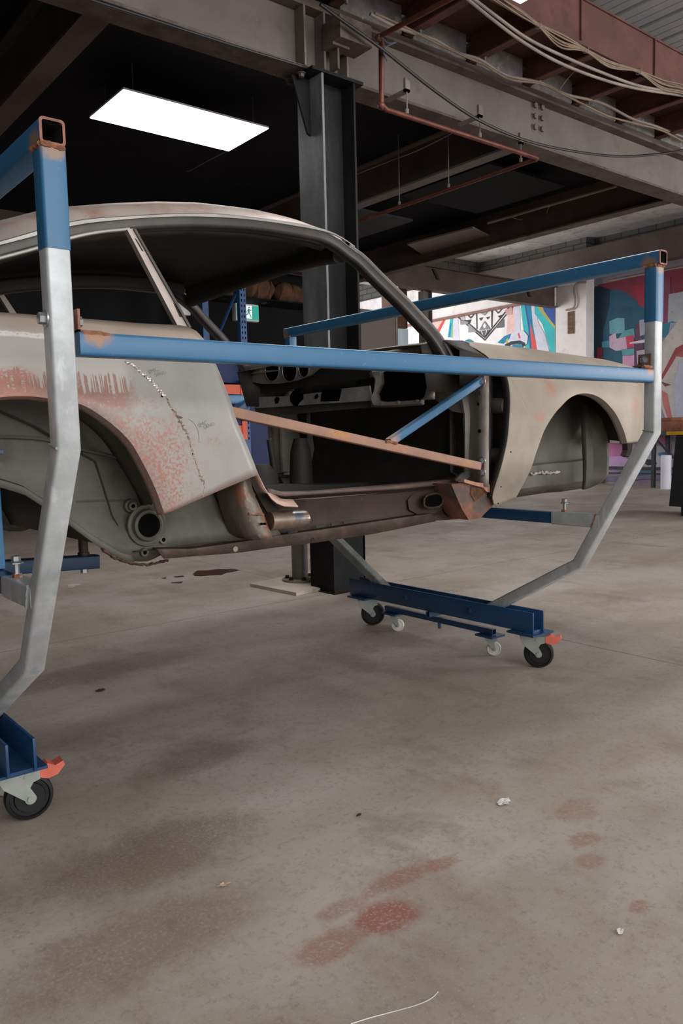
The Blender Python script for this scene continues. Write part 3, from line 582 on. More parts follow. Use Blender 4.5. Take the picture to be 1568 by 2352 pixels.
k, o, c = skin_mat('primed_front_wing', (150, 139, 126), 4)
c = k.mix(k.math('MULTIPLY', k.step(k.noise(5, 8, .7, None, 19), .52, .7), .6), c, lin((134, 126, 114)))
for cen, r in (((2.60, 1.90, 1.17), .05), ((2.53, 1.90, 1.06), .035), ((3.2, 1.95, 1.1), .07), ((2.55, 1.9, 1.26), .09)):
    dd = k.math('ADD', k.dist(cen), k.math('MULTIPLY', k.math('SUBTRACT', k.noise(30, 6, .7), .5), .07)); c = k.mix(k.math('MULTIPLY', k.math('SUBTRACT', 1.0, k.step(dd, r * .3, r)), .55), c, lin((188, 118, 92)))
k.link(c, k.b.inputs['Base Color']); k.b.inputs['Roughness'].default_value = .5; k.b.inputs['Metallic'].default_value = .15; M['wing'] = k.m
M['roof'] = mat('pale_roof_primer', (188, 174, 164), .45, .15, var=.08, vscale=3, spots=[((176, 140, 126), 7, .58, .1, None)])
M['bare'] = mat('bare_brushed_steel', (150, 147, 142), .36, .45, var=.15, vscale=8, spots=[((128, 96, 82), 9, .64, .06, None)])
M['dark_frame'] = mat('dark_bare_frame_steel', (66, 63, 60), .38, .45, var=.2, vscale=7, spots=[((92, 72, 63), 8, .66, .05, None)])
M['inner'] = mat('inner_panel_grey', (98, 95, 88), .6, .2, var=.18, vscale=5, spots=[((74, 69, 62), 4, .56, .12, None), ((112, 99, 87), 12, .68, .05, None)])
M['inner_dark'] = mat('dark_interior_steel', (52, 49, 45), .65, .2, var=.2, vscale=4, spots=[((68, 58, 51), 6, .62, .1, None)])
M['dash'] = mat('dashboard_primer', (158, 151, 141), .5, .3, var=.15, vscale=6)
M['dash_bright'] = mat('bare_dash_rail', (196, 193, 188), .42, .4, var=.2, vscale=16)
M['rust'] = mat('brown_rusted_steel', (62, 47, 41), .65, .35, var=.25, vscale=9, spots=[((70, 54, 48), 6, .55, .1, None), ((116, 74, 57), 20, .70, .05, None)], bump=.15)
M['rust_hot'] = mat('orange_rusted_steel', (132, 88, 70), .6, .3, var=.3, vscale=12, spots=[((92, 80, 76), 7, .54, .08, None), ((182, 104, 72), 14, .66, .06, None)], bump=.3)
M['hole_shade'] = mat('hole_shade_black', (8, 8, 8), .95, spec=.05)  # near-black plates paint the shade inside openings that are not cut
M['brace_rust'] = mat('rust_speckled_brace', (166, 128, 110), .6, .1, var=.12, vscale=8, spots=[((188, 136, 92), 8, .60, .08, None), ((74, 64, 62), 90, .68, .03, None)])
M['brace_blue'] = blue('brace_blue_paint', [((1.82, 2.0, .985), .06, (168, 142, 134)), ((2.29, 2.0, 1.2), .04, (160, 130, 116))])
M['seam'] = mat('pale_weld_seam', (164, 142, 126), .6, .2, var=.3, vscale=60, bump=.4)
M['pencil'] = mat('pencil_mark', (118, 116, 112), .8)

car = thing('car_body', 'stripped sports coupe body shell in bare primed metal, held up by the two wheeled frames', 'car', (0, 0, 0))
mirror = lambda p: (p[0], 2 * CY - p[1], p[2])
def both(name, build, m, near_label=None, **kw):
    out = []
    for s in (0, 1):
        bm = B(); build(bm, (lambda p: tuple(p)) if s == 0 else mirror); out.append(obj(name, bm, m, car, **kw))
    return out

# --- rear quarter panel: ruled between the wheel arch and its outer edge
ARCH_R = [(.274, .812), (.290, .87), (.318, .934), (.360, 1.0), (.415, 1.053), (.477, 1.092), (.545, 1.109), (.61, 1.113), (.667, 1.107), (.739, 1.093), (.803, 1.053), (.858, 1.001), (.900, .933), (.933, .869), (.957, .809)]
OUT_R = [(.0, .80), (-.28, .92), (-.33, 1.05), (-.22, 1.17), (.05, 1.27), (.35, 1.305), (.609, 1.317), (.726, 1.317), (.950, 1.316), (1.08, 1.322), (1.118, 1.318), (1.130, 1.29), (1.134, 1.25), (1.137, 1.211), (1.179, 1.061), (1.258, .899)]
def quarter(bm, f):
    A = resample(spline([(x, 0, z) for x, z in ARCH_R], 90), 90)
    O = resample([(x, 0, z) for x, z in OUT_R[:6]] + [Vector((x, 0, z)) for x, z in OUT_R[6:]], 90)
    rows = []
    lip = []
    for k_ in range(4):
        q = k_ / 3; lip.append([f((p.x - (p.x - .61) * .012 * (1 - q) , CY - (d_rear(p.x, p.z) - .034 * (1 - q) ** 1.0 - .0), p.z - .006 * (1 - q))) for p in A])
    rows += lip
    for i in range(1, 15):
        s = i / 14; r = []
        for a, b in zip(A, O):
            p = a.lerp(b, s); r.append(f((p.x, CY - d_rear(p.x, p.z) - .006 * math.exp(-s * 14 * .5), p.z)))
        rows.append(r)
    grid(bm, rows)
qp = both('quarter_panel', quarter, M['quarter'], solid=.002)
# return flange of the door opening behind the panel, with its curl onto the sill
def jamb(bm, f):
    E = spline([(x, CY - d_rear(x, z), z) for x, z in [(1.125, 1.30), (1.137, 1.211), (1.158, 1.13), (1.179, 1.061), (1.218, .98), (1.258, .899)]], 24) + [Vector(p) for p in [(1.294, 1.980, 0.881), (1.305, 1.980, 0.860), (1.317, 1.980, 0.841)]] + [Vector(p) for p in [(1.345, 2.000, 0.820), (1.364, 2.000, 0.805), (1.389, 2.000, 0.795), (1.442, 2.000, 0.789)]]
    E2 = [Vector((p.x - .004, p.y + .028, p.z + .004)) for p in E[:-4]] + [Vector(q) for q in [(1.399, 2.060, 0.824), (1.418, 2.060, 0.812), (1.438, 2.060, 0.809), (1.465, 2.060, 0.806)]]
    grid(bm, [[f(p) for p in E], [f(p) for p in E2]])
both('door_flange', jamb, mat('pale_pink_flange', (196, 164, 148), .5, .15, var=.1, vscale=10), solid=.0035)
# repair seam, pencil marks
SEAM = [(0.865, 1.202), (0.884, 1.196), (0.904, 1.175), (0.923, 1.160), (0.935, 1.146), (0.954, 1.123), (0.970, 1.099), (0.990, 1.072), (1.007, 1.041), (1.023, 1.015), (1.036, 0.980), (1.048, 0.945), (1.060, 0.915), (1.074, 0.890), (1.079, 0.869), (1.076, 0.848)]
bm = B(); pts = resample([(x, CY - d_rear(x, z) - .0005, z) for x, z in SEAM], 110)
sweep(bm, circ(.0032, 6), [p + Vector((random.uniform(-1, 1) * .003, 0, random.uniform(-1, 1) * .003)) for p in pts], None, True, [random.uniform(.3, 1.25) for _ in pts]); obj('weld_seam', bm, M['seam'], qp[0])
bm = B()
for i in range(2, 34, 2): bmesh.ops.create_icosphere(bm, subdivisions=1, radius=random.uniform(.0025, .005), matrix=Matrix.Translation(pts[i] + Vector((0, -.0012, 0))) @ Matrix.Diagonal((1.6, .5, 1, 1)))
obj('weld_spatter', bm, mat('bright_weld_metal', (206, 200, 194), .3, .7), qp[0])
def mark(s, px, size, rot):
    x, z = px; text('pencil_writing', s, size, frame((x, CY - d_rear(x, z) - .0022, z), (math.cos(rot), 0, math.sin(rot)), (0, 0, 1)), M['pencil'], qp[0], .0002, size * .026)
mk = [(1.057, 1.033), (1.075, 1.029), (0.924, 1.173), (0.941, 1.167)]
mark('SMC', mk[0], .017, .35); mark('SAND', mk[1], .014, .35); mark('SMC', mk[2], .016, .35); mark('SAND', mk[3], .013, .3)
bm = B(); pipe(bm, spline([(x, CY - d_rear(x, z) - .0012, z) for x, z in [(1.027, 1.059), (1.045, 1.045), (1.056, 1.024), (1.058, 0.994)]], 20), .0007, 5); obj('pencil_line', bm, M['pencil'], qp[0])
for x, z in [(0.952, 1.117), (1.040, 0.965)]: obj('drilled_hole', cyl(B(), (x, CY - d_rear(x, z) - .0022, z), (x, CY - d_rear(x, z) + .002, z), .0032, 10), M['hole_shade'], qp[0])

# --- rear wheel housing and inner side panel
INY = 2.15
def tub(bm, f):
    A = resample(spline([(x, 0, z) for x, z in ARCH_R], 60), 60); rows = []
    for i in range(9):
        s = i / 8; r = []
        for p in A:
            y0 = CY - d_rear(p.x, p.z) + .035; y = y0 + (INY - y0) * s; k_ = .05 * math.sin(s * PI / 2)
            r.append(f((.61 + (p.x - .61) * (1 + k_ * 2.2), y, .80 + (p.z - .80) * (1 + k_) + .02 * math.sin(s * PI))))
        rows.append(r)
    grid(bm, rows)
both('wheel_housing', tub, M['inner'], solid=.002)
low = [(0.544, 2.150, 0.905), (0.606, 2.150, 0.895), (0.660, 2.150, 0.874), (0.714, 2.150, 0.833), (0.781, 2.150, 0.777), (0.828, 2.150, 0.736), (0.876, 2.150, 0.700), (0.913, 2.150, 0.676), (0.952, 2.150, 0.661), (0.992, 2.150, 0.656), (1.023, 2.150, 0.663), (1.060, 2.150, 0.680), (1.164, 2.150, 0.686), (1.351, 2.150, 0.679), (1.451, 2.150, 0.677)]
def inner_side(bm, f):
    n = 46; L = resample(low, n); T = resample([(.30, 0, .95), (.35, 0, 1.10), (.61, 0, 1.19), (.95, 0, 1.12), (1.12, 0, 1.0), (1.22, 0, .98)], n); rows = []
    for i in range(13):
        s = i / 12; r = []
        for a, b in zip(L, T):
            x = a.x + (b.x - a.x) * s; z = a.z + (b.z - a.z) * s
            y = INY - .018 * sstep(.78, .74, z) * sstep(.80, .90, x) - .04 * sstep(1.22, 1.34, x) + .02 * sstep(.93, 1.0, z)
            r.append(f((x, y, z)))
        rows.append(r)
    grid(bm, rows)
ins = both('inner_side_panel', inner_side, M['inner'], solid=.003)
def flange(bm, f):
    L = resample(low[:9], 40); grid(bm, [[f((p.x, INY - .022, p.z - .003)) for p in L], [f((p.x, INY - .018, p.z + .016)) for p in L], [f((p.x, INY - .002, p.z + .020)) for p in L]])
fl = both('lower_flange', flange, M['inner'], solid=.003)
hc = Vector((.997, INY - .018, .762))
bm = B(); lathe(bm, hc, (0, -1, 0), [(-.004, .055), (.004, .062), (.010, .060), (.012, .052), (.010, .048), (.020, .044), (.022, .038), (.019, .034), (-.10, .034)], 40); tube_ = obj('torsion_tube', bm, M['inner'], ins[0])
bm = B(); lathe(bm, hc + Vector((0, -.0195, 0)), (0, 1, 0), [(0, .0335), (.002, .0335)], 32); obj('tube_bore', bm, M['hole_shade'], tube_)
BOSS = [(0.955, 2.120, 0.820), (1.018, 2.120, 0.812), (1.044, 2.120, 0.715), (0.984, 2.120, 0.684)]
for p in BOSS:
    bm = B(); lathe(bm, (p[0], INY - .012, p[2]), (0, -1, 0), [(-.006, .020), (.004, .0185), (.006, .013), (.016, .0125), (.017, .0115), (.017, .006), (.0, .006)], 18); bo = obj('mounting_boss', bm, M['inner'], ins[0])
    bm = B(); cyl(bm, (p[0], INY - .0265, p[2]), (p[0], INY - .0285, p[2]), .0062, 12); obj('boss_hole', bm, M['hole_shade'], bo)
bm = B(); L = resample([(0.856, 2.125, 0.709), (0.892, 2.125, 0.679), (0.941, 2.125, 0.656), (0.993, 2.125, 0.647), (1.056, 2.125, 0.653)], 40)
sweep(bm, [(a * .5, b) for a, b in circ(.008, 8)], [p + Vector((random.uniform(-1, 1) * .0015, 0, random.uniform(-1, 1) * .0015)) for p in L], (0, 1, 0), True, [random.uniform(.7, 1.15) for _ in L]); obj('torn_edge', bm, mat('torn_rusty_lip', (96, 70, 56), .6, .4, var=.5, vscale=50, spots=[((196, 182, 170), 60, .68, .03, None)], bump=.6), ins[0])
bm = B(); pl = spline([(0.571, 2.148, 1.024), (0.657, 2.148, 1.022), (0.735, 2.148, 1.013), (0.816, 2.148, 0.987), (0.915, 2.148, 0.962), (1.005, 2.148, 0.926)], 40); sweep(bm, circ(.005, 6), pl); obj('pressed_rib', bm, M['inner'], ins[0])
bm = B(); pl = spline([(0.803, 2.150, 0.842), (0.871, 2.150, 0.840), (0.948, 2.150, 0.835), (1.028, 2.150, 0.834)], 20); sweep(bm, circ(.004, 6), pl); obj('pressed_rib', bm, M['inner'], ins[0])

# --- sill (rocker), bottom flange, jacking tube
def sill(bm, f):
    top = [(1.354, 2.070, 0.838), (1.436, 2.070, 0.819), (1.703, 2.070, 0.816), (1.966, 2.070, 0.812), (2.196, 2.070, 0.818), (2.263, 2.070, 0.825)]; bot = [(1.297, 2.090, 0.668), (1.427, 2.090, 0.671), (1.603, 2.090, 0.676), (1.835, 2.090, 0.681), (2.093, 2.090, 0.684), (2.333, 2.090, 0.674)]
    T = resample(top, 40); Bq = resample(bot, 40); prof = [(0, .0), (.02, .012), (.12, .03), (.35, .035), (.65, .035), (.85, .025), (1, .0)]
    grid(bm, [[f((t.x + (b.x - t.x) * s, t.y + (b.y - t.y) * s + dy, t.z + (b.z - t.z) * s)) for t, b in zip(T, Bq)] for s, dy in prof])
sl = both('sill', sill, M['rust'], solid=.003)
def sillrail(bm, f):
    a = resample([(1.394, 2.100, 0.845), (1.457, 2.100, 0.826), (1.579, 2.100, 0.820), (1.847, 2.100, 0.821), (2.223, 2.100, 0.826), (2.311, 2.100, 0.831)], 30)
    R = [[f((p.x, p.y + dy, p.z + dz)) for p in a] for dy, dz in ((.03, .004), (0, .002), (-.004, -.002), (-.004, -.020), (.004, -.022))]; grid(bm, R)
both('sill_rail', sillrail, mat('pink_edged_sill_rail', (106, 86, 76), .5, .3, var=.25, vscale=14), solid=.002)
def botfl(bm, f):
    a = resample([(1.004, 2.085, 0.694), (1.114, 2.085, 0.683), (1.271, 2.085, 0.686), (1.400, 2.085, 0.693), (1.563, 2.085, 0.695), (1.831, 2.085, 0.702), (2.112, 2.085, 0.709)], 44); b = resample([(1.024, 2.085, 0.665), (1.113, 2.085, 0.662), (1.270, 2.085, 0.655), (1.398, 2.085, 0.657), (1.562, 2.085, 0.656), (1.830, 2.085, 0.661), (2.134, 2.085, 0.679)], 44)
    grid(bm, [[f((p.x, p.y + .03, p.z + .002)) for p in a], [f(p) for p in a], [f(p) for p in b]])
bf = both('sill_flange', botfl, mat('dark_brown_flange', (86, 70, 62), .6, .35, var=.3, vscale=14, spots=[((136, 116, 98), 16, .64, .06, None), ((60, 50, 46), 8, .58, .1, None)], bump=.2), solid=.003)
for p in [(1.262, 2.082, 0.668), (1.558, 2.082, 0.665)]: obj('drain_hole', cyl(B(), p, (p[0], p[1] + .006, p[2]), .0085, 16), M['dark_inside'] if p[0] > 1.4 else mat('pale_plug', (150, 138, 126), .8), bf[0])
bm = B(); j0, j1 = [(1.353, 2.030, 0.750), (1.479, 2.030, 0.746)]; sweep(bm, circ(.029, 20), [j0, j1, (j1[0] + .012, j1[1], j1[2])], None, True, [1, 1, .93]); obj('jacking_tube', bm, mat('scorched_bare_steel', (150, 132, 118), .3, .8, var=.35, vscale=14, spots=[((96, 104, 116), 9, .6, .06, None)]), sl[0])
TABS = [(1.448, 2.070, 0.698), (1.486, 2.070, 0.700), (1.561, 2.070, 0.706), (1.603, 2.070, 0.707), (1.625, 2.070, 0.708), (1.659, 2.070, 0.709), (1.677, 2.070, 0.710), (1.735, 2.070, 0.711)]
for p, q in zip(TABS[::2], TABS[1::2]):
    obj('torn_tab', prism(B(), [p, q, (q[0], q[1] + .004, q[2] + .008), (p[0], p[1] + .004, p[2] + .008)], (0, -.004, 0)), M['dark_frame'], sl[0], smooth=False)
bm = B(); q = [(2.009, 2.075, 0.765), (2.027, 2.075, 0.780), (2.069, 2.075, 0.796), (2.126, 2.075, 0.796), (2.168, 2.075, 0.787), (2.196, 2.075, 0.752), (2.190, 2.075, 0.717), (2.148, 2.075, 0.707), (2.056, 2.075, 0.711), (2.017, 2.075, 0.730)]; prism(bm, [(p[0], p[1] + .030, p[2]) for p in q], (0, -.002, 0)); obj('reinforcing_plate', bm, M['rust'], sl[0])
bm = B(); q = resample(spline([(2.061, 2.072, 0.746), (2.068, 2.072, 0.774), (2.100, 2.072, 0.783), (2.141, 2.072, 0.782), (2.162, 2.072, 0.761), (2.150, 2.072, 0.739), (2.122, 2.072, 0.733), (2.081, 2.072, 0.735), (2.061, 2.072, 0.746)], 26), 26)[:-1]; prism(bm, q, (0, .003, 0)); obj('oval_hole', bm, M['hole_shade'], sl[0])
bm = B(); sweep(bm, circ(.004, 6), q + [q[0]]); obj('hole_rim', bm, M['rust'], sl[0])
bm = B(); q = resample(spline([(2.187, 2.074, 0.753), (2.195, 2.074, 0.769), (2.223, 2.074, 0.774), (2.247, 2.074, 0.749), (2.247, 2.074, 0.722), (2.218, 2.074, 0.715), (2.192, 2.074, 0.730), (2.187, 2.074, 0.753)], 20), 20)[:-1]; prism(bm, q, (0, .003, 0)); obj('oval_hole', bm, M['hole_shade'], sl[0])
# foot of the lock pillar
def foot(bm, f):
    a = [(1.239, 2.020, 0.890), (1.232, 2.020, 0.847), (1.240, 2.020, 0.808), (1.256, 2.020, 0.755), (1.273, 2.020, 0.716), (1.300, 2.020, 0.699)]; b = [(1.250, 2.000, 0.890), (1.248, 2.000, 0.847), (1.261, 2.000, 0.807), (1.279, 2.000, 0.760), (1.301, 2.000, 0.721), (1.312, 2.000, 0.701)]; c_ = [(1.280, 2.020, 0.888), (1.291, 2.020, 0.843), (1.308, 2.020, 0.809), (1.328, 2.020, 0.768), (1.343, 2.020, 0.731), (1.357, 2.020, 0.695)]
    n = 14; A_, B_, C_ = resample(a, n), resample(b, n), resample(c_, n)
    D_ = [p + Vector((.004, .06, 0)) for p in C_]; Z_ = [p + Vector((-.012, .09, 0)) for p in A_]
    grid(bm, [[f(p) for p in r] for r in (Z_, A_, [x.lerp(y, .5) + Vector((0, -.006, 0)) for x, y in zip(A_, B_)], B_, [x.lerp(y, .5) + Vector((0, -.004, 0)) for x, y in zip(B_, C_)], C_, D_)])
ft = both('pillar_foot', foot, mat('scraped_pillar_foot', (120, 112, 102), .45, .5, var=.25, vscale=10, spots=[((150, 98, 74), 8, .56, .08, None), ((170, 150, 130), 40, .68, .05, None)], bump=.2), solid=.003)
for p in [(1.303, 1.995, 0.748), (1.314, 1.995, 0.747)]: obj('drilled_hole', cyl(B(), (p[0], p[1] + .004, p[2]), (p[0], p[1] - .003, p[2]), .0036, 10), M['hole_shade'], ft[0])
bm = B(); a, b = [(1.258, 1.995, 0.782), (1.312, 1.995, 0.775)]; bead(bm, a, b, .003, 12); obj('weld', bm, M['rust_weld'], ft[0])
both('pillar_inner', lambda bm, f: grid(bm, [[f(p) for p in r] for r in ([(1.23, 2.06, 1.0), (1.26, 2.06, .90), (1.31, 2.06, .80), (1.40, 2.08, .78)], [(1.16, 2.16, 1.0), (1.2, 2.16, .9), (1.25, 2.16, .76), (1.35, 2.18, .70)])]), M['inner_dark'], solid=.003)

bm = B(); q = [(1.287, 2.035, 0.885), (1.321, 2.035, 0.881), (1.344, 2.035, 0.837), (1.375, 2.035, 0.803), (1.397, 2.035, 0.782), (1.351, 2.035, 0.775), (1.327, 2.035, 0.814), (1.307, 2.035, 0.850)]; prism(bm, q, (0, .01, 0)); obj('pillar_gap_shade', bm, M['dark_inside'], ft[0], smooth=False)  # dark sheet painting in the shade between pillar foot and flange

# --- roof, drip rail, window frames
G = [(0.641, 2.140, 1.506), (0.831, 2.140, 1.582), (0.980, 2.140, 1.617), (1.132, 2.140, 1.647), (1.278, 2.140, 1.668), (1.419, 2.140, 1.677), (1.581, 2.140, 1.684), (1.695, 2.140, 1.679), (1.754, 2.140, 1.666)]
gx = [(.0, 1.15), (.25, 1.33)] + [(p[0], p[2]) for p in G]
def gz(x): return lerp_tab(gx, x)
def roofp(x, d):
    a = abs(d); up = lerp_tab([(0, .105), (.2, .100), (.35, .088), (.45, .068), (.51, .044), (.54, .020), (.556, 0)], a)
    return (x + .10 * (1 - (a / .556) ** 2) * sstep(1.2, 1.75, x), CY + d, gz(x) + up * (1 - .55 * sstep(1.45, 1.80, x)))
bm = B(); ds = [-.556, -.545, -.53, -.51, -.48, -.44, -.38, -.30, -.2, -.1, 0]; ds = ds + [-d for d in ds[-2::-1]]
xs = [.52 + (1.76 - .52) * i / 30 for i in range(31)]
grid(bm, [[roofp(x, d) for d in ds] for x in xs]); rf = obj('roof_panel', bm, [M['roof']], car, solid=.003)
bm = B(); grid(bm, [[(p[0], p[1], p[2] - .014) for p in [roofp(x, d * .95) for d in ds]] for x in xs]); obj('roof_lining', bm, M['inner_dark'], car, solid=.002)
def rail_path():
    a = [(0.547, 2.145, 1.450), (0.642, 2.145, 1.490), (0.730, 2.145, 1.524), (0.833, 2.145, 1.564), (0.982, 2.145, 1.603), (1.134, 2.145, 1.633), (1.280, 2.145, 1.652), (1.422, 2.145, 1.664), (1.584, 2.145, 1.666), (1.669, 2.145, 1.663)]
    b = [[(1.728, 2.138, 1.644)][0], [(1.773, 2.132, 1.619)][0], [(1.812, 2.124, 1.597)][0], [(1.872, 2.112, 1.548)][0], [(1.974, 2.094, 1.470)][0], [(2.047, 2.078, 1.406)][0], [(2.098, 2.066, 1.360)][0], [(2.133, 2.055, 1.314)][0], [(2.159, 2.045, 1.267)][0]]
    return [(-.05, 2.16, 1.14), (.25, 2.15, 1.335)] + list(a) + b
RP = spline(rail_path(), 90)
def rail_b(bm, f):
    P = [f(p) for p in RP]; sweep(bm, [(a * 1.0, b) for a, b in rrect(.040, .044, .012, 4)], P, (0, 1, 0))
both('door_frame_rail', rail_b, M['dark_frame'])
def drip(bm, f):
    P = [Vector(p) for p in spline([(.0, 2.135, 1.15), (.3, 2.13, 1.37)] + [(p[0], 2.128, p[2]) for p in G] + [(1.80, 2.122, 1.645)], 70)]
    sweep(bm, [(-.005, -.004), (.004, -.005), (.007, .000), (.004, .003), (-.002, .002), (-.006, .004)], [f(p) for p in P], (0, 1, 0), True, [1.0] * 60 + [1 - .09 * i for i in range(10)])
both('drip_rail', drip, M['bare'])
def pill_edge(bm, f):
    P = [Vector((p.x + .022, p.y - .012, p.z + .016)) for p in RP if p.x > 1.74]; sweep(bm, circ(.006, 6), [f(p) for p in P])
both('pillar_edge', pill_edge, M['bare'])
def qframe(bm, f):
    P = spline([(0.589, 2.115, 1.451), (0.631, 2.115, 1.466), (0.719, 2.115, 1.500), (0.821, 2.115, 1.542), (0.896, 2.115, 1.566), (0.979, 2.115, 1.585)], 30); sweep(bm, rrect(.010, .016, .003), [f(p) for p in P], (0, 1, 0))
both('quarter_window_frame', qframe, M['bare'])
def bpost(bm, f):
    q = [(0.967, 2.100, 1.580), (0.985, 2.100, 1.585), (1.148, 2.100, 1.329), (1.110, 2.100, 1.326)]; prism(bm, [f(p) for p in q], (0, .022 if f((0, 0, 0))[1] < 1 else -.022, 0))
bp = both('window_post', bpost, mat('pale_window_post', (186, 172, 164), .5, .2, var=.1, vscale=12, spots=[((150, 110, 94), 12, .66, .05, None)]), smooth=False)
bm = B(); q = [(0.983, 2.094, 1.583), (0.990, 2.094, 1.584), (1.149, 2.094, 1.328), (1.141, 2.094, 1.327)]; prism(bm, q, (0, .03, 0)); obj('post_channel', bm, M['dark_frame'], bp[0], smooth=False)
for q in ([(0.987, 2.099, 1.560), (0.993, 2.099, 1.556), (1.012, 2.099, 1.527), (1.007, 2.099, 1.528)], [(1.096, 2.099, 1.395), (1.104, 2.099, 1.387), (1.122, 2.099, 1.356), (1.115, 2.099, 1.356)]): obj('slot', prism(B(), q, (0, .004, 0)), mat('rusty_slot', (60, 40, 32), .8), bp[0], smooth=False)

# roof end frames: windscreen header, rear window header, far pillars come from the mirrored rails
bm = B(); P = [(1.77 + .11 * (1 - (d / .53) ** 2), CY + d, 1.640 + .055 * (1 - (d / .53) ** 2)) for d in [-.53 + .106 * i for i in range(11)]]; sweep(bm, rrect(.045, .09, .02, 4), P, (0, 0, 1)); obj('windscreen_header', bm, M['inner_dark'], car)
bm = B(); P = [(.56 - .06 * (1 - (d / .54) ** 2), CY + d, 1.475 + .10 * (1 - (d / .54) ** 2)) for d in [-.54 + .108 * i for i in range(11)]]; sweep(bm, rrect(.03, .08, .01, 3), P, (0, 0, 1)); obj('rear_window_header', bm, M['dark_frame'], car)
def cant(bm, f):
    P = [(x, 2.20, gz(x) - .012) for x in (.55, .8, 1.0, 1.2, 1.4, 1.6, 1.72)]; sweep(bm, rrect(.03, .05, .01, 3), [f(p) for p in P], (0, 0, 1))
both('cant_rail', cant, M['inner_dark'])
bm = B(); P = spline([(.42, 2.55, 1.66), (.52, 2.50, 1.735), (.62, 2.48, 1.775), (.80, 2.48, 1.80)], 20); sweep(bm, [(-.02, -.003), (.02, -.003), (.02, .003), (-.02, .003)], P, (0, 1, 0)); obj('roof_seam_strip', bm, M['dark_frame'], car)

# --- front wing
ARCH_F = [(2.455, .752), (2.478, .82), (2.500, .890), (2.530, .955), (2.565, 1.018), (2.633, 1.087), (2.718, 1.129), (2.826, 1.144), (2.929, 1.128), (3.022, 1.081), (3.090, 1.007), (3.125, .945)]
OUT_F = [(2.36, .720), (2.325, .760), (2.330, .863), (2.364, .976), (2.378, 1.089), (2.384, 1.181), (2.381, 1.218), (2.370, 1.257), (2.350, 1.298), (2.313, 1.345), (2.261, 1.39), (2.18, 1.42), (2.13, 1.47), (2.20, 1.50), (2.6, 1.50), (3.0, 1.50), (3.3, 1.50), (3.50, 1.50), (3.60, 1.46), (3.62, 1.36), (3.60, 1.22), (3.55, 1.08), (3.47, 1.0), (3.38, .952)]
def wingb(bm, f):
    n = 110; A = resample(spline([(x, 0, z) for x, z in ARCH_F], n), n); O = resample(spline([(x, 0, z) for x, z in OUT_F], n), n); rows = []
    for k_ in range(4):
        q = k_ / 3; r = []
        for p in A:
            d, z = wing(p.x, p.z); r.append(f((p.x, CY - d + .034 * (1 - q), z - .004 * (1 - q))))
        rows.append(r)
    for i in range(1, 19):
        s = i / 18; r = []
        for a, b in zip(A, O):
            p = a.lerp(b, s); d, z = wing(p.x, p.z); r.append(f((p.x, CY - d - .006 * math.exp(-s * 9), z)))
        rows.append(r)
    grid(bm, rows)
wg = both('front_wing', wingb, M['wing'], solid=.0022)
for p in ((2.345, .80), (2.37, .93), (2.352, .735)):
    d, z = wing(p[0] + .012, p[1]); obj('fixing_hole', cyl(B(), (p[0] + .012, CY - d - .002, z), (p[0] + .012, CY - d + .002, z), .003, 8), M['hole_shade'], wg[0])
def wing_ret(bm, f):
    E = [Vector((x, 0, v)) for x, v in OUT_F[1:12]]; E = spline(E, 40); r0 = []; r1 = []
    for p in E:
        d, z = wing(p.x, p.z); r0.append(f((p.x, CY - d, z))); r1.append(f((p.x + .002, CY - d + .030, z - (.0 if p.z < 1.2 else .012))))
    grid(bm, [r0, r1])
both('wing_return_flange', wing_ret, M['inner_dark'], solid=.002)
# inner front wheel housing
def fhouse(bm, f):
    X = [2.36, 2.45, 2.6, 2.75, 2.9, 3.02, 3.07, 3.10, 3.14, 3.2, 3.30, 3.42, 3.47]
    def yy(x, z): return 2.24 - .04 * sstep(3.04, 3.10, x) - .02 * sstep(2.6, 2.36, x) + .12 * sstep(3.36, 3.47, x)
    rows = []
    for z in (.70, .735, .742, .80, .835, .842, .85, .90, .95, 1.0, 1.05, 1.1, 1.16, 1.22, 1.28):
        dy = -.03 * sstep(.85, .838, z) + .05 * sstep(.745, .70, z)
        rows.append([f((x, yy(x, z) + dy + .05 * sstep(1.1, 1.28, z), z + .035 * (x - 2.36) * (1 if z < .85 else .5))) for x in X])
    grid(bm, rows)
fh = both('front_wheel_housing', fhouse, M['inner'], solid=.003)
bm = B(); L = resample([(2.852, 2.193, 0.819), (2.987, 2.193, 0.820), (3.134, 2.193, 0.815), (3.272, 2.193, 0.811), (3.351, 2.193, 0.806)], 60)
for p in L: bmesh.ops.create_icosphere(bm, subdivisions=1, radius=random.uniform(.004, .008), matrix=Matrix.Translation(p + Vector((0, .004, random.uniform(-.004, .004)))) @ Matrix.Diagonal((1.4, .7, 1, 1)))
obj('weld_seam', bm, mat('rusty_white_seam', (188, 176, 166), .7, .1, var=.3, vscale=40, spots=[((122, 76, 56), 40, .58, .05, None)], bump=.5, bscale=90), fh[0])
both('wing_liner', lambda bm, f: grid(bm, [[f((x, 1.94 + .09 * sstep(3.0, 3.3, x) + (.32 - .09 * sstep(3.0, 3.3, x)) * s, 1.26 + .03 * math.sin(s * PI) - .12 * abs((x - 2.8) / .6) ** 2.2)) for x in [2.42 + .045 * i for i in range(21)]] for s in (0, .25, .5, .75, 1)]), M['inner_dark'], solid=.002)
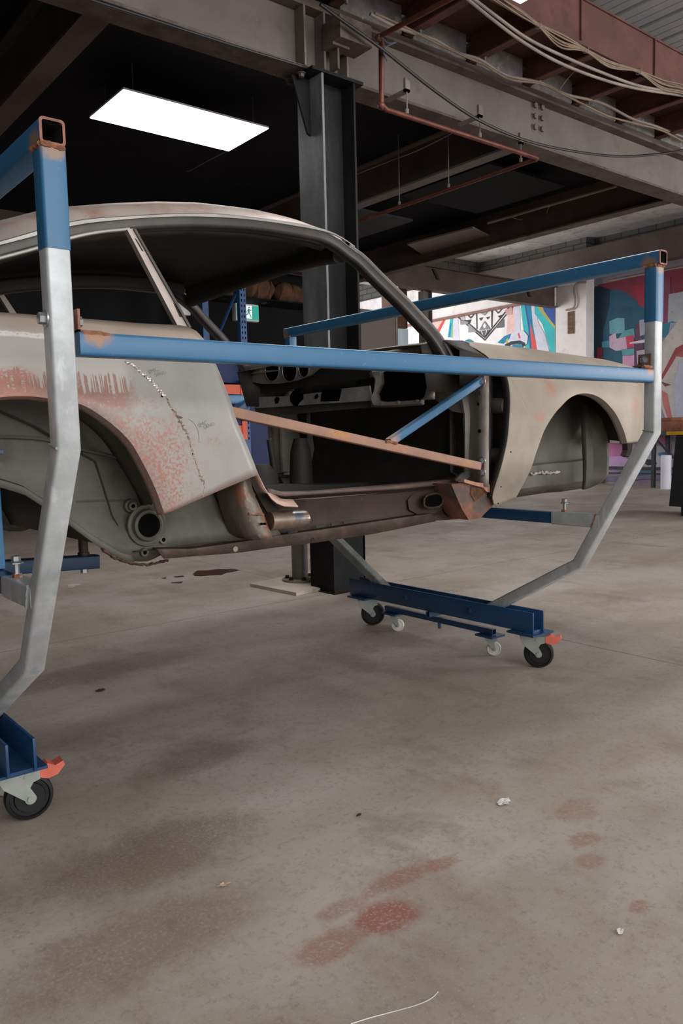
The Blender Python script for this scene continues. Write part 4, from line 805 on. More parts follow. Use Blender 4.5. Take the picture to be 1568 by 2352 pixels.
both('wheel_housing_front', lambda bm, f: grid(bm, [[f(p) for p in r] for r in ([(3.100, 2.124, 1.119), (3.100, 2.115, 1.041), (3.100, 2.110, 0.963), (3.100, 2.105, 0.866), (3.100, 2.104, 0.787), (3.100, 2.109, 0.740)], [(3.105, 2.100, 1.118), (3.105, 2.095, 1.041), (3.105, 2.091, 0.963), (3.105, 2.088, 0.866), (3.105, 2.090, 0.787), (3.105, 2.094, 0.740)], [(3.140, 2.097, 1.114), (3.140, 2.087, 1.040), (3.140, 2.083, 0.962), (3.140, 2.077, 0.864), (3.140, 2.082, 0.790), (3.140, 2.090, 0.746)], [(3.170, 2.094, 1.103), (3.170, 2.054, 1.043), (3.170, 2.036, 0.980), (3.170, 2.026, 0.883), (3.170, 2.030, 0.801), (3.170, 2.065, 0.765)], [(3.200, 2.110, 1.099), (3.200, 2.067, 1.043), (3.200, 2.046, 0.980), (3.200, 2.037, 0.882), (3.200, 2.040, 0.803), (3.200, 2.076, 0.767)])]), M['inner'], solid=.003)
both('lamp_bay_panel', lambda bm, f: grid(bm, [[f(p) for p in r] for r in ([(3.270, 2.265, 1.229), (3.270, 2.124, 1.228), (3.270, 2.035, 1.222), (3.270, 1.949, 1.208)], [(3.270, 2.241, 1.126), (3.270, 2.112, 1.120), (3.270, 2.034, 1.116), (3.270, 1.948, 1.112)], [(3.270, 2.193, 1.063), (3.270, 2.100, 1.040), (3.270, 2.022, 1.037), (3.270, 1.947, 1.035)], [(3.270, 2.123, 0.970), (3.270, 2.086, 0.959), (3.270, 2.022, 0.951), (3.270, 1.942, 0.950)])]), M['inner_dark'], solid=.003)
bm = B(); hb = [(3.305, 2.100, 0.993), (3.320, 2.100, 0.995), (3.320, 2.100, 0.955), (3.437, 2.100, 0.952), (3.438, 2.100, 0.942), (3.306, 2.100, 0.945)]; prism(bm, hb, (0, .05, 0)); q = [(3.334, 2.100, 0.966)][0]; bolt(bm, q, (0, 0, 1), .010, .012); obj('headlamp_bracket', bm, mat('weathered_bracket', (120, 110, 98), .6, .3), car, smooth=False)
bm = B(); q = [(3.699, 2.250, 0.948), (3.752, 2.250, 0.947), (3.745, 2.250, 0.894), (3.717, 2.250, 0.863), (3.684, 2.250, 0.873), (3.704, 2.250, 0.899)]; prism(bm, q, (0, .03, 0)); obj('tow_bracket', bm, M['dark_inside'], car, smooth=False)
bm = B(); q = [(3.717, 2.260, 0.877), (3.729, 2.260, 0.859)]; cyl(bm, q[0], q[1], .009, 8); obj('tow_bolt', bm, M['zinc'], car)

# --- hinge pillar seen from behind, with the hinge spacers
JX = 2.30
def hinge(bm, f):
    R = [[(2.310, 2.072, 1.223), (2.310, 2.068, 1.161), (2.310, 2.060, 1.078), (2.310, 2.068, 0.996), (2.310, 2.076, 0.912), (2.310, 2.081, 0.832), (2.310, 2.108, 0.818)], [(2.305, 2.046, 1.221), (2.305, 2.042, 1.159), (2.305, 2.038, 1.077), (2.305, 2.044, 0.995), (2.305, 2.045, 0.913), (2.305, 2.041, 0.833), (2.305, 2.037, 0.810)], [(2.290, 2.007, 1.218), (2.290, 2.007, 1.157), (2.290, 2.006, 1.076), (2.290, 2.009, 0.995), (2.290, 2.010, 0.913), (2.290, 2.008, 0.835), (2.290, 2.007, 0.810)], [(2.290, 1.988, 1.216), (2.290, 1.988, 1.156), (2.290, 1.989, 1.075), (2.290, 1.992, 0.995), (2.290, 1.991, 0.913), (2.290, 1.989, 0.835), (2.290, 1.985, 0.806)], [(2.300, 1.965, 1.215), (2.300, 1.965, 1.154), (2.300, 1.966, 1.074), (2.300, 1.967, 0.994), (2.300, 1.967, 0.913), (2.300, 1.968, 0.835), (2.300, 1.968, 0.799)]]
    S_ = [(2.300, 2.166, 1.230), (2.300, 2.117, 1.163), (2.300, 2.091, 1.079), (2.300, 2.088, 0.996), (2.300, 2.089, 0.913), (2.300, 2.094, 0.832), (2.300, 2.104, 0.818)]; S2 = [(2.300, 2.139, 1.228), (2.300, 2.099, 1.162), (2.300, 2.080, 1.079), (2.300, 2.079, 0.996), (2.300, 2.080, 0.913), (2.300, 2.085, 0.832), (2.300, 2.099, 0.817)]; S3 = [(2.300, 2.098, 1.225), (2.300, 2.081, 1.161), (2.300, 2.067, 1.078), (2.300, 2.068, 0.996), (2.300, 2.073, 0.913), (2.300, 2.079, 0.833), (2.300, 2.090, 0.815)]
    grid(bm, [[f(p) for p in r] for r in ([[(p[0] + .10, p[1] + .02, p[2]) for p in S_], S_, [(p[0] - .004, p[1], p[2]) for p in S2], [(p[0] + .012, p[1], p[2]) for p in S3]] + R)])
hp = both('hinge_pillar', hinge, mat('pale_hinge_pillar', (150, 144, 134), .5, .2, var=.12, vscale=8, spots=[((118, 98, 80), 9, .62, .06, (1, 1, .4))]), solid=.003)
for p in [(2.288, 2.006, 1.112), (2.288, 2.031, 1.166)]: obj('pressed_boss', lathe(B(), p, (-1, 0, 0), [(0, .011), (.004, .011), (.004, .006), (.0, .006)], 14), M['inner'], hp[0])
for p, r in zip([(2.284, 2.002, 1.111), (2.284, 2.030, 1.168), (2.284, 1.999, 1.011)], (.005, .004, .007)): obj('drilled_hole', cyl(B(), p, (p[0] + .003, p[1], p[2]), r, 12), M['hole_shade'], hp[0])
text('stamped_mark', 'MB', .020, frame([(2.287, 2.019, 1.143)][0], (0, -1, 0), (0, 0, 1)), M['inner'], hp[0], .0004)
both('hinge_recess', lambda bm, f: grid(bm, [[f(p) for p in [(2.340, 2.003, 1.222), (2.340, 2.000, 1.092), (2.340, 2.001, 0.961), (2.340, 2.003, 0.799)]], [f(p) for p in [(2.430, 2.050, 1.228), (2.430, 2.051, 1.094), (2.430, 2.052, 0.959), (2.430, 2.053, 0.792)]], [f(p) for p in [(2.430, 1.963, 1.238), (2.430, 1.963, 1.091), (2.430, 1.970, 0.959), (2.430, 1.997, 0.757)]]]), M['inner_dark'], solid=.003)
for a, b in zip([(2.400, 2.027, 1.107), (2.400, 2.029, 0.916)], [(2.400, 1.964, 1.104), (2.400, 1.965, 0.916)]): obj('hinge_spacer', cyl(B(), a, b, .030, 20), M['inner'], hp[0])
# rusted front end of the sill
bm = B(); q = [(2.131, 2.000, 0.821), (2.187, 2.000, 0.821), (2.312, 2.000, 0.801), (2.344, 2.000, 0.771), (2.369, 2.000, 0.777), (2.364, 2.000, 0.728), (2.306, 2.000, 0.694), (2.291, 2.000, 0.683), (2.223, 2.000, 0.682), (2.190, 2.000, 0.721), (2.162, 2.000, 0.766)]
prism(bm, q, (0, .10, 0)); stub = obj('sill_stub', bm, M['rust_hot'], sl[0], smooth=False)
bm = B(); q = [(2.184, 1.985, 0.837), (2.251, 1.985, 0.821), (2.324, 1.985, 0.811), (2.329, 1.985, 0.787), (2.354, 1.985, 0.782), (2.354, 1.985, 0.774), (2.309, 1.985, 0.782), (2.290, 1.985, 0.799), (2.229, 1.985, 0.813), (2.184, 1.985, 0.825)]; prism(bm, q, (0, .03, 0)); obj('torn_lip', bm, mat('rosy_torn_edge', (178, 130, 112), .7, .1, var=.25, vscale=30), sl[0], smooth=False)
bm = B(); q = [(2.235, 1.997, 0.807), (2.299, 1.997, 0.798), (2.308, 1.997, 0.773), (2.254, 1.997, 0.749), (2.230, 1.997, 0.778)]; prism(bm, q, (0, .004, 0)); obj('rust_hole', bm, mat('deep_rust_pit', (88, 58, 36), .9, var=.4, vscale=40, bump=.5), sl[0], smooth=False)
bm = B(); q = [(2.208, 2.050, 0.828), (2.222, 2.050, 0.840), (2.242, 2.050, 0.853), (2.266, 2.050, 0.861), (2.291, 2.050, 0.860), (2.290, 2.050, 0.840), (2.261, 2.050, 0.827)]; prism(bm, q, (0, .01, 0)); obj('door_seal_end', bm, M['inner'], sl[0], smooth=False)

# --- floor pan, tunnel, bulkheads, scuttle
def fpan(x, y):
    d = abs(y - CY); t = .16 * (1 - sstep(.08, .17, d)); return .69 + t * (1 - .3 * sstep(1.2, 2.2, x)) + .02 * math.sin(x * 22) * (1 if .2 < d < .5 else 0) * .4
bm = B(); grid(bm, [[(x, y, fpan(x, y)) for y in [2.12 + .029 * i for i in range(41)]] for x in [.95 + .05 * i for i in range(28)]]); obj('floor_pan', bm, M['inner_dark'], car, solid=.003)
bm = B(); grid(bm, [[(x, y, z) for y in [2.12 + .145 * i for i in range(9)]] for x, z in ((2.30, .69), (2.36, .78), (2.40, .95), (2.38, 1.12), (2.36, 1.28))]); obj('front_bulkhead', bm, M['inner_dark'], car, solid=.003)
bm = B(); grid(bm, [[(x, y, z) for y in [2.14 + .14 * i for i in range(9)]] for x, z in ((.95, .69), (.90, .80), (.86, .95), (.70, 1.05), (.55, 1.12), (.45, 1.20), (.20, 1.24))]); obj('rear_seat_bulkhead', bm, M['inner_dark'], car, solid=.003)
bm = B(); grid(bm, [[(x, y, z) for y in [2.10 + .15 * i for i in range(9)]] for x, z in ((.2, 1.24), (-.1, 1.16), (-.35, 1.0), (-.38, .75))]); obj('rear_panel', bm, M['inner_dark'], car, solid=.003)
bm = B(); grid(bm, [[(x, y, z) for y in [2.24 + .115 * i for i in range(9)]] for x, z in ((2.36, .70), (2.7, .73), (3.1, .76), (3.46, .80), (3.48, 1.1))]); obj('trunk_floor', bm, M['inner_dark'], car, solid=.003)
def scut(u): return 1 - (2 * u - 1) ** 2
bm = B(); us = [i / 16 for i in range(17)]
grid(bm, [[(x0 + .16 * scut(u), 2.08 + 1.24 * u, z0 + .035 * scut(u)) for u in us] for x0, z0 in ((2.06, 1.325), (2.13, 1.338), (2.20, 1.335), (2.22, 1.30))]); obj('scuttle_panel', bm, M['wing'], car, solid=.002)
def cowl_side(bm, f): grid(bm, [[f(p) for p in r] for r in ([(2.14, 2.04, 1.34), (2.24, 2.04, 1.345), (2.36, 2.06, 1.33)], [(2.16, 1.98, 1.30), (2.26, 1.97, 1.29), (2.37, 2.0, 1.27)], [(2.2, 2.02, 1.18), (2.3, 2.02, 1.18), (2.38, 2.05, 1.18)])])
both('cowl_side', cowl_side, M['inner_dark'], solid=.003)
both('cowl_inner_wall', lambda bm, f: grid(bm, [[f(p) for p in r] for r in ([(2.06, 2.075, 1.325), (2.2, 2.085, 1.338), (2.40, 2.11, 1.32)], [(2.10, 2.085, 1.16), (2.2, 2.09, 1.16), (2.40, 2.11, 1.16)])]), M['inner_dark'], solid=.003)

# --- dashboard, face turned to the rear of the car
DX = 2.10
bm = B(); u_ = [i / 24 for i in range(25)]
def dpt(u, x, z): return (x + .03 * scut(u), 2.08 + 1.24 * u, z)
grid(bm, [[dpt(u, x, z) for u in u_] for x, z in ((2.20, 1.325), (2.14, 1.335), (2.12, 1.315))]); dsh = obj('dashboard', bm, M['dash'], car, solid=.003)
# instrument hump with three gauge openings painted as dark plates
gp = [(2.140, 3.365, 1.366), (2.140, 3.384, 1.316), (2.140, 3.334, 1.281), (2.140, 3.239, 1.264), (2.140, 3.092, 1.256), (2.140, 2.954, 1.261), (2.140, 2.848, 1.276), (2.140, 2.796, 1.299), (2.140, 2.773, 1.315)]
bm = B(); prism(bm, [(p[0], p[1], p[2]) for p in gp], (.012, 0, 0)); gpn = obj('instrument_panel', bm, M['dash'], dsh)
GC = [(2.139, 3.141, 1.322), (2.139, 3.083, 1.318), (2.139, 3.144, 1.270), (2.139, 3.000, 1.309), (2.139, 2.943, 1.305), (2.139, 3.003, 1.258), (2.139, 2.890, 1.310), (2.139, 2.851, 1.307), (2.139, 2.892, 1.270)]
for i in (0, 3, 6):
    c_, ex, ey = Vector(GC[i]), Vector(GC[i+1]) - Vector(GC[i]), Vector(GC[i+2]) - Vector(GC[i])
    ex = Vector((0, ex.y, 0)); ey = Vector((0, 0, ey.z)); q = [tuple(c_ + ex * math.cos(2*PI*t/28) + ey * math.sin(2*PI*t/28)) for t in range(28)]
    bm = B(); prism(bm, q, (.003, 0, 0)); g = obj('gauge_opening_shade', bm, M['hole_shade'], gpn, smooth=False)
    bm = B(); sweep(bm, circ(.0025, 6), [(p[0] - .001, p[1], p[2]) for p in q] + [(q[0][0] - .001, q[0][1], q[0][2])], (1, 0, 0)); obj('opening_rim', bm, M['bare'], gpn)
# dark shelf behind, lower bright rail with openings
bm = B(); a = [(2.180, 3.468, 1.376), (2.180, 3.361, 1.224), (2.180, 2.943, 1.230), (2.180, 2.691, 1.232), (2.180, 2.491, 1.240), (2.180, 2.490, 1.293)]; prism(bm, a, (.01, 0, 0)); obj('dash_back', bm, M['inner_dark'], dsh, smooth=False)
bm = B(); a = [(2.170, 3.346, 1.208), (2.170, 3.068, 1.197), (2.170, 2.796, 1.201), (2.170, 2.679, 1.207), (2.170, 2.486, 1.208), (2.170, 2.477, 1.147), (2.170, 2.682, 1.148), (2.170, 2.804, 1.150), (2.170, 3.350, 1.153)]; prism(bm, a, (.008, 0, 0)); dr = obj('dash_rail', bm, M['dash_bright'], dsh, smooth=False)
for q in ([(2.168, 3.044, 1.200), (2.168, 3.022, 1.218), (2.168, 2.981, 1.218), (2.168, 2.942, 1.200), (2.168, 2.943, 1.178), (2.168, 2.970, 1.164), (2.168, 2.991, 1.149), (2.168, 3.019, 1.151), (2.168, 3.045, 1.172)], [(2.168, 2.806, 1.194), (2.168, 2.793, 1.210), (2.168, 2.665, 1.206), (2.168, 2.685, 1.156), (2.168, 2.814, 1.160)], [(2.168, 3.173, 1.188), (2.168, 3.154, 1.200), (2.168, 3.133, 1.192), (2.168, 3.145, 1.169), (2.168, 3.167, 1.166)], [(2.168, 2.857, 1.186), (2.168, 2.837, 1.196), (2.168, 2.828, 1.184), (2.168, 2.842, 1.173), (2.168, 2.858, 1.174)]):
    bm = B(); prism(bm, q, (.003, 0, 0)); obj('switch_opening', bm, M['hole_shade'], dr, smooth=False)
bm = B(); a = [(2.190, 3.381, 1.154), (2.190, 2.830, 1.150), (2.190, 2.500, 1.148), (2.190, 2.501, 1.120), (2.190, 2.831, 1.117), (2.190, 3.173, 1.112), (2.190, 3.364, 1.110)]; prism(bm, a, (.008, 0, 0)); obj('dash_lower_edge', bm, M['inner'], dsh, smooth=False)
# glovebox frame
gf = [(2.160, 2.473, 1.256), (2.160, 2.436, 1.232), (2.160, 2.443, 1.180), (2.160, 2.466, 1.146), (2.160, 2.451, 1.118), (2.160, 2.341, 1.113), (2.160, 2.157, 1.114), (2.160, 2.157, 1.134), (2.160, 2.102, 1.131), (2.160, 2.100, 1.232)]; gi = [(2.160, 2.409, 1.261), (2.160, 2.405, 1.213), (2.160, 2.438, 1.171), (2.160, 2.429, 1.145), (2.160, 2.392, 1.136), (2.160, 2.291, 1.134), (2.160, 2.182, 1.134), (2.160, 2.159, 1.144), (2.160, 2.141, 1.195), (2.160, 2.134, 1.239)]
bm = B(); A_ = resample(gf, 60); B__ = resample(gi, 60); grid(bm, [[(p.x - .004, p.y, p.z) for p in A_], [(p.x - .010, p.y, p.z) for p in [a.lerp(b, .4) for a, b in zip(A_, B__)]], [(p.x, p.y, p.z) for p in B__], [(p.x + .02, p.y, p.z) for p in B__]]); gb = obj('glovebox_frame', bm, mat('pale_glovebox_frame', (168, 161, 151), .45, .4, var=.12, vscale=10), dsh, solid=.002)
bm = B(); prism(bm, [(p[0] + .03, p[1], p[2]) for p in gi], (.005, 0, 0)); obj('glovebox_void', bm, M['hole_shade'], gb, smooth=False)
for p in [(2.156, 2.401, 1.126), (2.156, 2.301, 1.128), (2.156, 2.197, 1.128)]:
    bm = B(); bmesh.ops.create_uvsphere(bm, u_segments=12, v_segments=6, radius=.014, matrix=Matrix.Translation(p) @ Matrix.Diagonal((.4, 1, .7, 1)))
    obj('pressed_dimple', bm, M['dash'], gb)
# kick panel between dash and pillar, and the side gusset
bm = B(); q = [(2.310, 2.282, 1.260), (2.310, 2.107, 1.246), (2.310, 2.081, 1.161), (2.310, 2.091, 1.079), (2.310, 2.155, 1.090), (2.310, 2.212, 1.118), (2.310, 2.248, 1.140), (2.310, 2.296, 1.153)]; prism(bm, q, (.006, 0, 0)); obj('dash_end_panel', bm, M['dash'], dsh, smooth=False)
# dim things in the footwell
for (xx, yy, zz, r, h) in ((1.75, 2.70, .70, .10, .20), (2.15, 2.95, .70, .06, .30)):
    bm = B(); lathe(bm, (xx, yy, zz), (0, 0, 1), [(0, r), (h * .8, r * .8), (h, r * .5)], 20); obj('tunnel_cover', bm, M['inner_dark'], car)
bm = B(); pipe(bm, [(1.85, 2.71, .80), (1.82, 2.71, 1.0)], .012, 10); obj('gear_lever_stub', bm, M['inner_dark'], car)

# --- door-opening brace bolted across the near side
br = thing('door_brace', 'rust-speckled brace tube with a blue strut bolted across the open doorway of the car', 'brace', (1.75, 2.0, .97))
a, b = [(1.167, 1.995, 1.088)][0], [(2.261, 1.985, 0.881)][0]
bm = B(); rtube(bm, [a, b], .030, .030, (0, 1, 0), .003); obj('brace_tube', bm, M['brace_rust'], br)
a, b = [(1.819, 1.990, 0.979)][0], [(2.280, 1.985, 1.197)][0]
bm = B(); rtube(bm, [a, b], .026, .030, (0, 1, 0), .003); obj('strut', bm, M['brace_blue'], br)
bm = B(); q = [(1.790, 1.973, 0.983), (1.841, 1.973, 0.976)]; bead(bm, q[0], q[1], .005, 8); obj('weld', bm, M['rust_weld'], br)
for q0, qb in (([(2.275, 1.997, 0.911), (2.275, 1.967, 0.911), (2.275, 1.968, 0.846), (2.275, 1.997, 0.846)], [(2.274, 1.977, 0.900), (2.274, 1.977, 0.857)]), ([(2.275, 1.993, 1.216), (2.275, 1.964, 1.214), (2.275, 1.964, 1.176), (2.275, 1.994, 1.178)], [(2.274, 1.974, 1.191)])):
    bm = B(); prism(bm, q0, (.006, 0, 0)); pt = obj('bolt_plate', bm, mat('rosy_bolt_plate', (140, 100, 92), .6, .2, var=.2, vscale=20), br, smooth=False)
    for p in qb: bm = B(); bolt(bm, p, (-1, 0, 0), .011, .009); obj('bolt', bm, M['zinc'], pt)
# ------------------------------------------------------------------ murals: flat paint on the two far walls
def mural(name, lab, X, patches, loc):
    """patches: (outline on the wall, colour); each later patch lies a hair in front of the earlier ones"""
    mats = []; idx = {}; bm = B(); bmw = []
    for i, (poly, rgb) in enumerate(patches):
        if rgb not in idx: idx[rgb] = len(mats); mats.append(mat('mural_paint', rgb, .8, var=.08, vscale=4, spots=[(tuple(int(v * .86) for v in rgb), 9, .64, .08, None)]))
        n0 = len(bm.faces); P = [(X - .003 - .0006 * i, p[1], p[2]) for p in poly]; prism(bm, P, (.0004, 0, 0)); bm.faces.ensure_lookup_table()
        for f in bm.faces[n0:]: f.material_index = idx[rgb]
    return tag(obj(name, bm, mats, None, loc, smooth=False), lab, 'mural')
mural('wall_mural', 'abstract teal, maroon and grey mural on the far wall behind the right post', 13.5, [
    ([(13.500, 8.952, 3.760), (13.500, 6.936, 3.793), (13.500, 6.869, 0.071), (13.500, 8.929, -0.022)], (146, 134, 146)),
    ([(13.500, 8.933, 3.701), (13.500, 7.897, 3.706), (13.500, 7.858, 1.924), (13.500, 8.922, 2.000)], (34, 82, 104)),
    ([(13.500, 8.914, 3.730), (13.500, 8.599, 3.712), (13.500, 8.596, 3.345), (13.500, 8.731, 2.881), (13.500, 8.753, 2.152), (13.500, 8.904, 2.164)], (20, 46, 62)),
    ([(13.500, 8.596, 3.345), (13.500, 8.149, 3.243), (13.500, 8.127, 2.810), (13.500, 8.592, 2.824)], (30, 74, 98)),
    ([(13.500, 8.877, 3.748), (13.500, 6.936, 3.793), (13.500, 6.925, 3.182), (13.500, 7.427, 3.225), (13.500, 7.557, 3.198), (13.500, 7.908, 3.248), (13.500, 8.046, 3.345), (13.500, 8.328, 3.559), (13.500, 8.599, 3.632)], (124, 48, 66)),
    ([(13.500, 8.196, 3.601), (13.500, 7.896, 3.630), (13.500, 7.890, 3.199), (13.500, 8.011, 3.262), (13.500, 8.047, 3.453)], (150, 44, 62)),
    ([(13.500, 8.757, 2.681), (13.500, 8.573, 2.686), (13.500, 8.571, 2.557), (13.500, 8.757, 2.575)], (70, 128, 148)),
    ([(13.500, 8.603, 3.042), (13.500, 8.431, 3.084), (13.500, 8.288, 3.058), (13.500, 8.276, 2.796), (13.500, 8.592, 2.800)], (100, 152, 164)),
    ([(13.500, 8.303, 2.831), (13.500, 8.092, 2.853), (13.500, 8.073, 2.686), (13.500, 8.409, 2.700)], (86, 142, 146)),
    ([(13.500, 8.601, 2.761), (13.500, 8.464, 2.818), (13.500, 8.445, 2.704), (13.500, 8.240, 2.721), (13.500, 8.229, 2.483), (13.500, 8.461, 2.482), (13.500, 8.590, 2.559)], (186, 160, 180)),
    ([(13.500, 8.258, 2.723), (13.500, 8.091, 2.735), (13.500, 8.080, 2.507), (13.500, 8.229, 2.506)], (182, 62, 92)),
    ([(13.500, 8.059, 2.919), (13.500, 7.972, 2.932), (13.500, 7.899, 2.473), (13.500, 7.858, 1.924), (13.500, 8.074, 1.940), (13.500, 8.071, 2.490)], (92, 58, 84)),
    ([(13.500, 8.186, 2.604), (13.500, 7.866, 2.633), (13.500, 7.866, 2.571), (13.500, 8.168, 2.579)], (204, 192, 206)),
    ([(13.500, 7.990, 2.981), (13.500, 7.871, 2.989), (13.500, 7.867, 2.718), (13.500, 7.970, 2.698)], (150, 150, 168)),
    ([(13.500, 8.336, 2.501), (13.500, 8.080, 2.491), (13.500, 8.078, 2.373), (13.500, 8.317, 2.372)], (92, 146, 152)),
    ([(13.500, 8.317, 2.372), (13.500, 8.078, 2.365), (13.500, 8.075, 2.098), (13.500, 8.314, 2.117)], (196, 142, 176)),
    ([(13.500, 8.850, 2.569), (13.500, 8.747, 2.583), (13.500, 8.735, 2.232), (13.500, 8.867, 2.284)], (122, 30, 46)),
    ([(13.500, 8.036, 2.440), (13.500, 7.864, 2.446), (13.500, 7.861, 2.190), (13.500, 8.016, 2.203)], (172, 164, 182)),
    ([(13.500, 7.580, 3.654), (13.500, 7.402, 3.669), (13.500, 7.374, 2.872), (13.500, 7.569, 2.859)], (128, 64, 90)),
    ([(13.500, 7.430, 3.360), (13.500, 6.928, 3.371), (13.500, 6.918, 2.801), (13.500, 7.438, 2.865)], (160, 164, 170)),
    ([(13.500, 7.569, 2.859), (13.500, 7.350, 2.884), (13.500, 7.230, 2.839), (13.500, 7.322, 2.626), (13.500, 7.565, 2.623)], (48, 118, 138)),
    ([(13.500, 7.390, 2.859), (13.500, 6.919, 2.830), (13.500, 6.910, 2.374), (13.500, 7.464, 2.429)], (146, 148, 166)),
    ([(13.500, 7.564, 2.516), (13.500, 7.231, 2.892), (13.500, 6.920, 2.889), (13.500, 6.888, 1.148), (13.500, 7.446, 1.166), (13.500, 7.549, 1.440)], (184, 178, 174)),
    ([(13.500, 7.556, 1.933), (13.500, 7.475, 2.080), (13.500, 7.287, 2.412), (13.500, 7.067, 2.501), (13.500, 7.065, 2.389), (13.500, 7.253, 2.296), (13.500, 7.378, 2.103), (13.500, 7.522, 1.885)], (150, 66, 76)),
    ([(13.500, 7.316, 2.279), (13.500, 7.159, 2.354), (13.500, 6.910, 2.374), (13.500, 6.909, 2.285), (13.500, 7.173, 2.251)], (162, 84, 88)),
    ([(13.500, 7.554, 1.856), (13.500, 7.455, 1.819), (13.500, 7.357, 1.782), (13.500, 7.471, 1.759)], (120, 62, 72)),
    ([(13.500, 7.536, 1.701), (13.500, 7.428, 1.634), (13.500, 7.349, 1.277), (13.500, 7.315, 1.154), (13.500, 7.413, 1.203), (13.500, 7.499, 1.437)], (186, 110, 114)),
    ([(13.500, 7.219, 2.180), (13.500, 6.908, 2.226), (13.500, 6.889, 1.185), (13.500, 7.267, 1.198), (13.500, 7.308, 1.733)], (176, 176, 196)),
    ([(13.500, 8.715, 0.768), (13.500, 8.105, 0.778), (13.500, 8.120, 0.537), (13.500, 8.573, 0.486), (13.500, 8.713, 0.419)], (186, 118, 160)),
    ([(13.500, 8.713, 0.502), (13.500, 8.155, 0.537), (13.500, 8.206, 0.261), (13.500, 8.711, 0.169)], (196, 158, 200)),
    ([(13.500, 8.301, 0.764), (13.500, 7.947, 0.760), (13.500, 8.031, 0.489), (13.500, 8.244, 0.504)], (184, 174, 186)),
    ([(13.500, 7.946, 0.665), (13.500, 7.357, 0.739), (13.500, 7.349, 0.182), (13.500, 8.116, 0.165)], (172, 168, 178)),
    ([(13.500, 7.805, 0.466), (13.500, 7.644, 0.467), (13.500, 7.600, 0.381), (13.500, 7.769, 0.355), (13.500, 7.838, 0.378)], (60, 50, 56)),
    ([(13.500, 7.586, 0.577), (13.500, 7.487, 0.600), (13.500, 7.314, 0.569), (13.500, 7.313, 0.523), (13.500, 7.569, 0.530)], (70, 122, 152)),
    ([(13.500, 7.691, 0.837), (13.500, 7.442, 0.895), (13.500, 7.318, 0.801), (13.500, 7.522, 0.710)], (186, 124, 160)),
    ([(13.500, 8.011, 0.264), (13.500, 7.633, 0.317), (13.500, 7.631, 0.191), (13.500, 8.010, 0.167)], (96, 138, 160)),
    ([(13.500, 8.711, 0.135), (13.500, 7.514, 0.178), (13.500, 7.513, 0.084), (13.500, 7.852, 0.107), (13.500, 8.204, 0.057), (13.500, 8.710, 0.052)], (120, 112, 140)),
], (13.5, 8.0, 1.9))
L_ = (206, 206, 222); P_ = (226, 190, 186); T_ = (62, 178, 184); D_ = (40, 130, 164); N_ = (58, 86, 158); R_ = (214, 88, 84); K_ = (62, 64, 68); W_ = (232, 228, 228); Y_ = (178, 168, 92)
def stroke(a, b, w=1.3):
    dx, dy = b[0] - a[0], b[1] - a[1]; l = math.hypot(dx, dy); n = (-dy / l * w / 2, dx / l * w / 2); return [(a[0] + n[0], a[1] + n[1]), (b[0] + n[0], b[1] + n[1]), (b[0] - n[0], b[1] - n[1]), (a[0] - n[0], a[1] - n[1])]
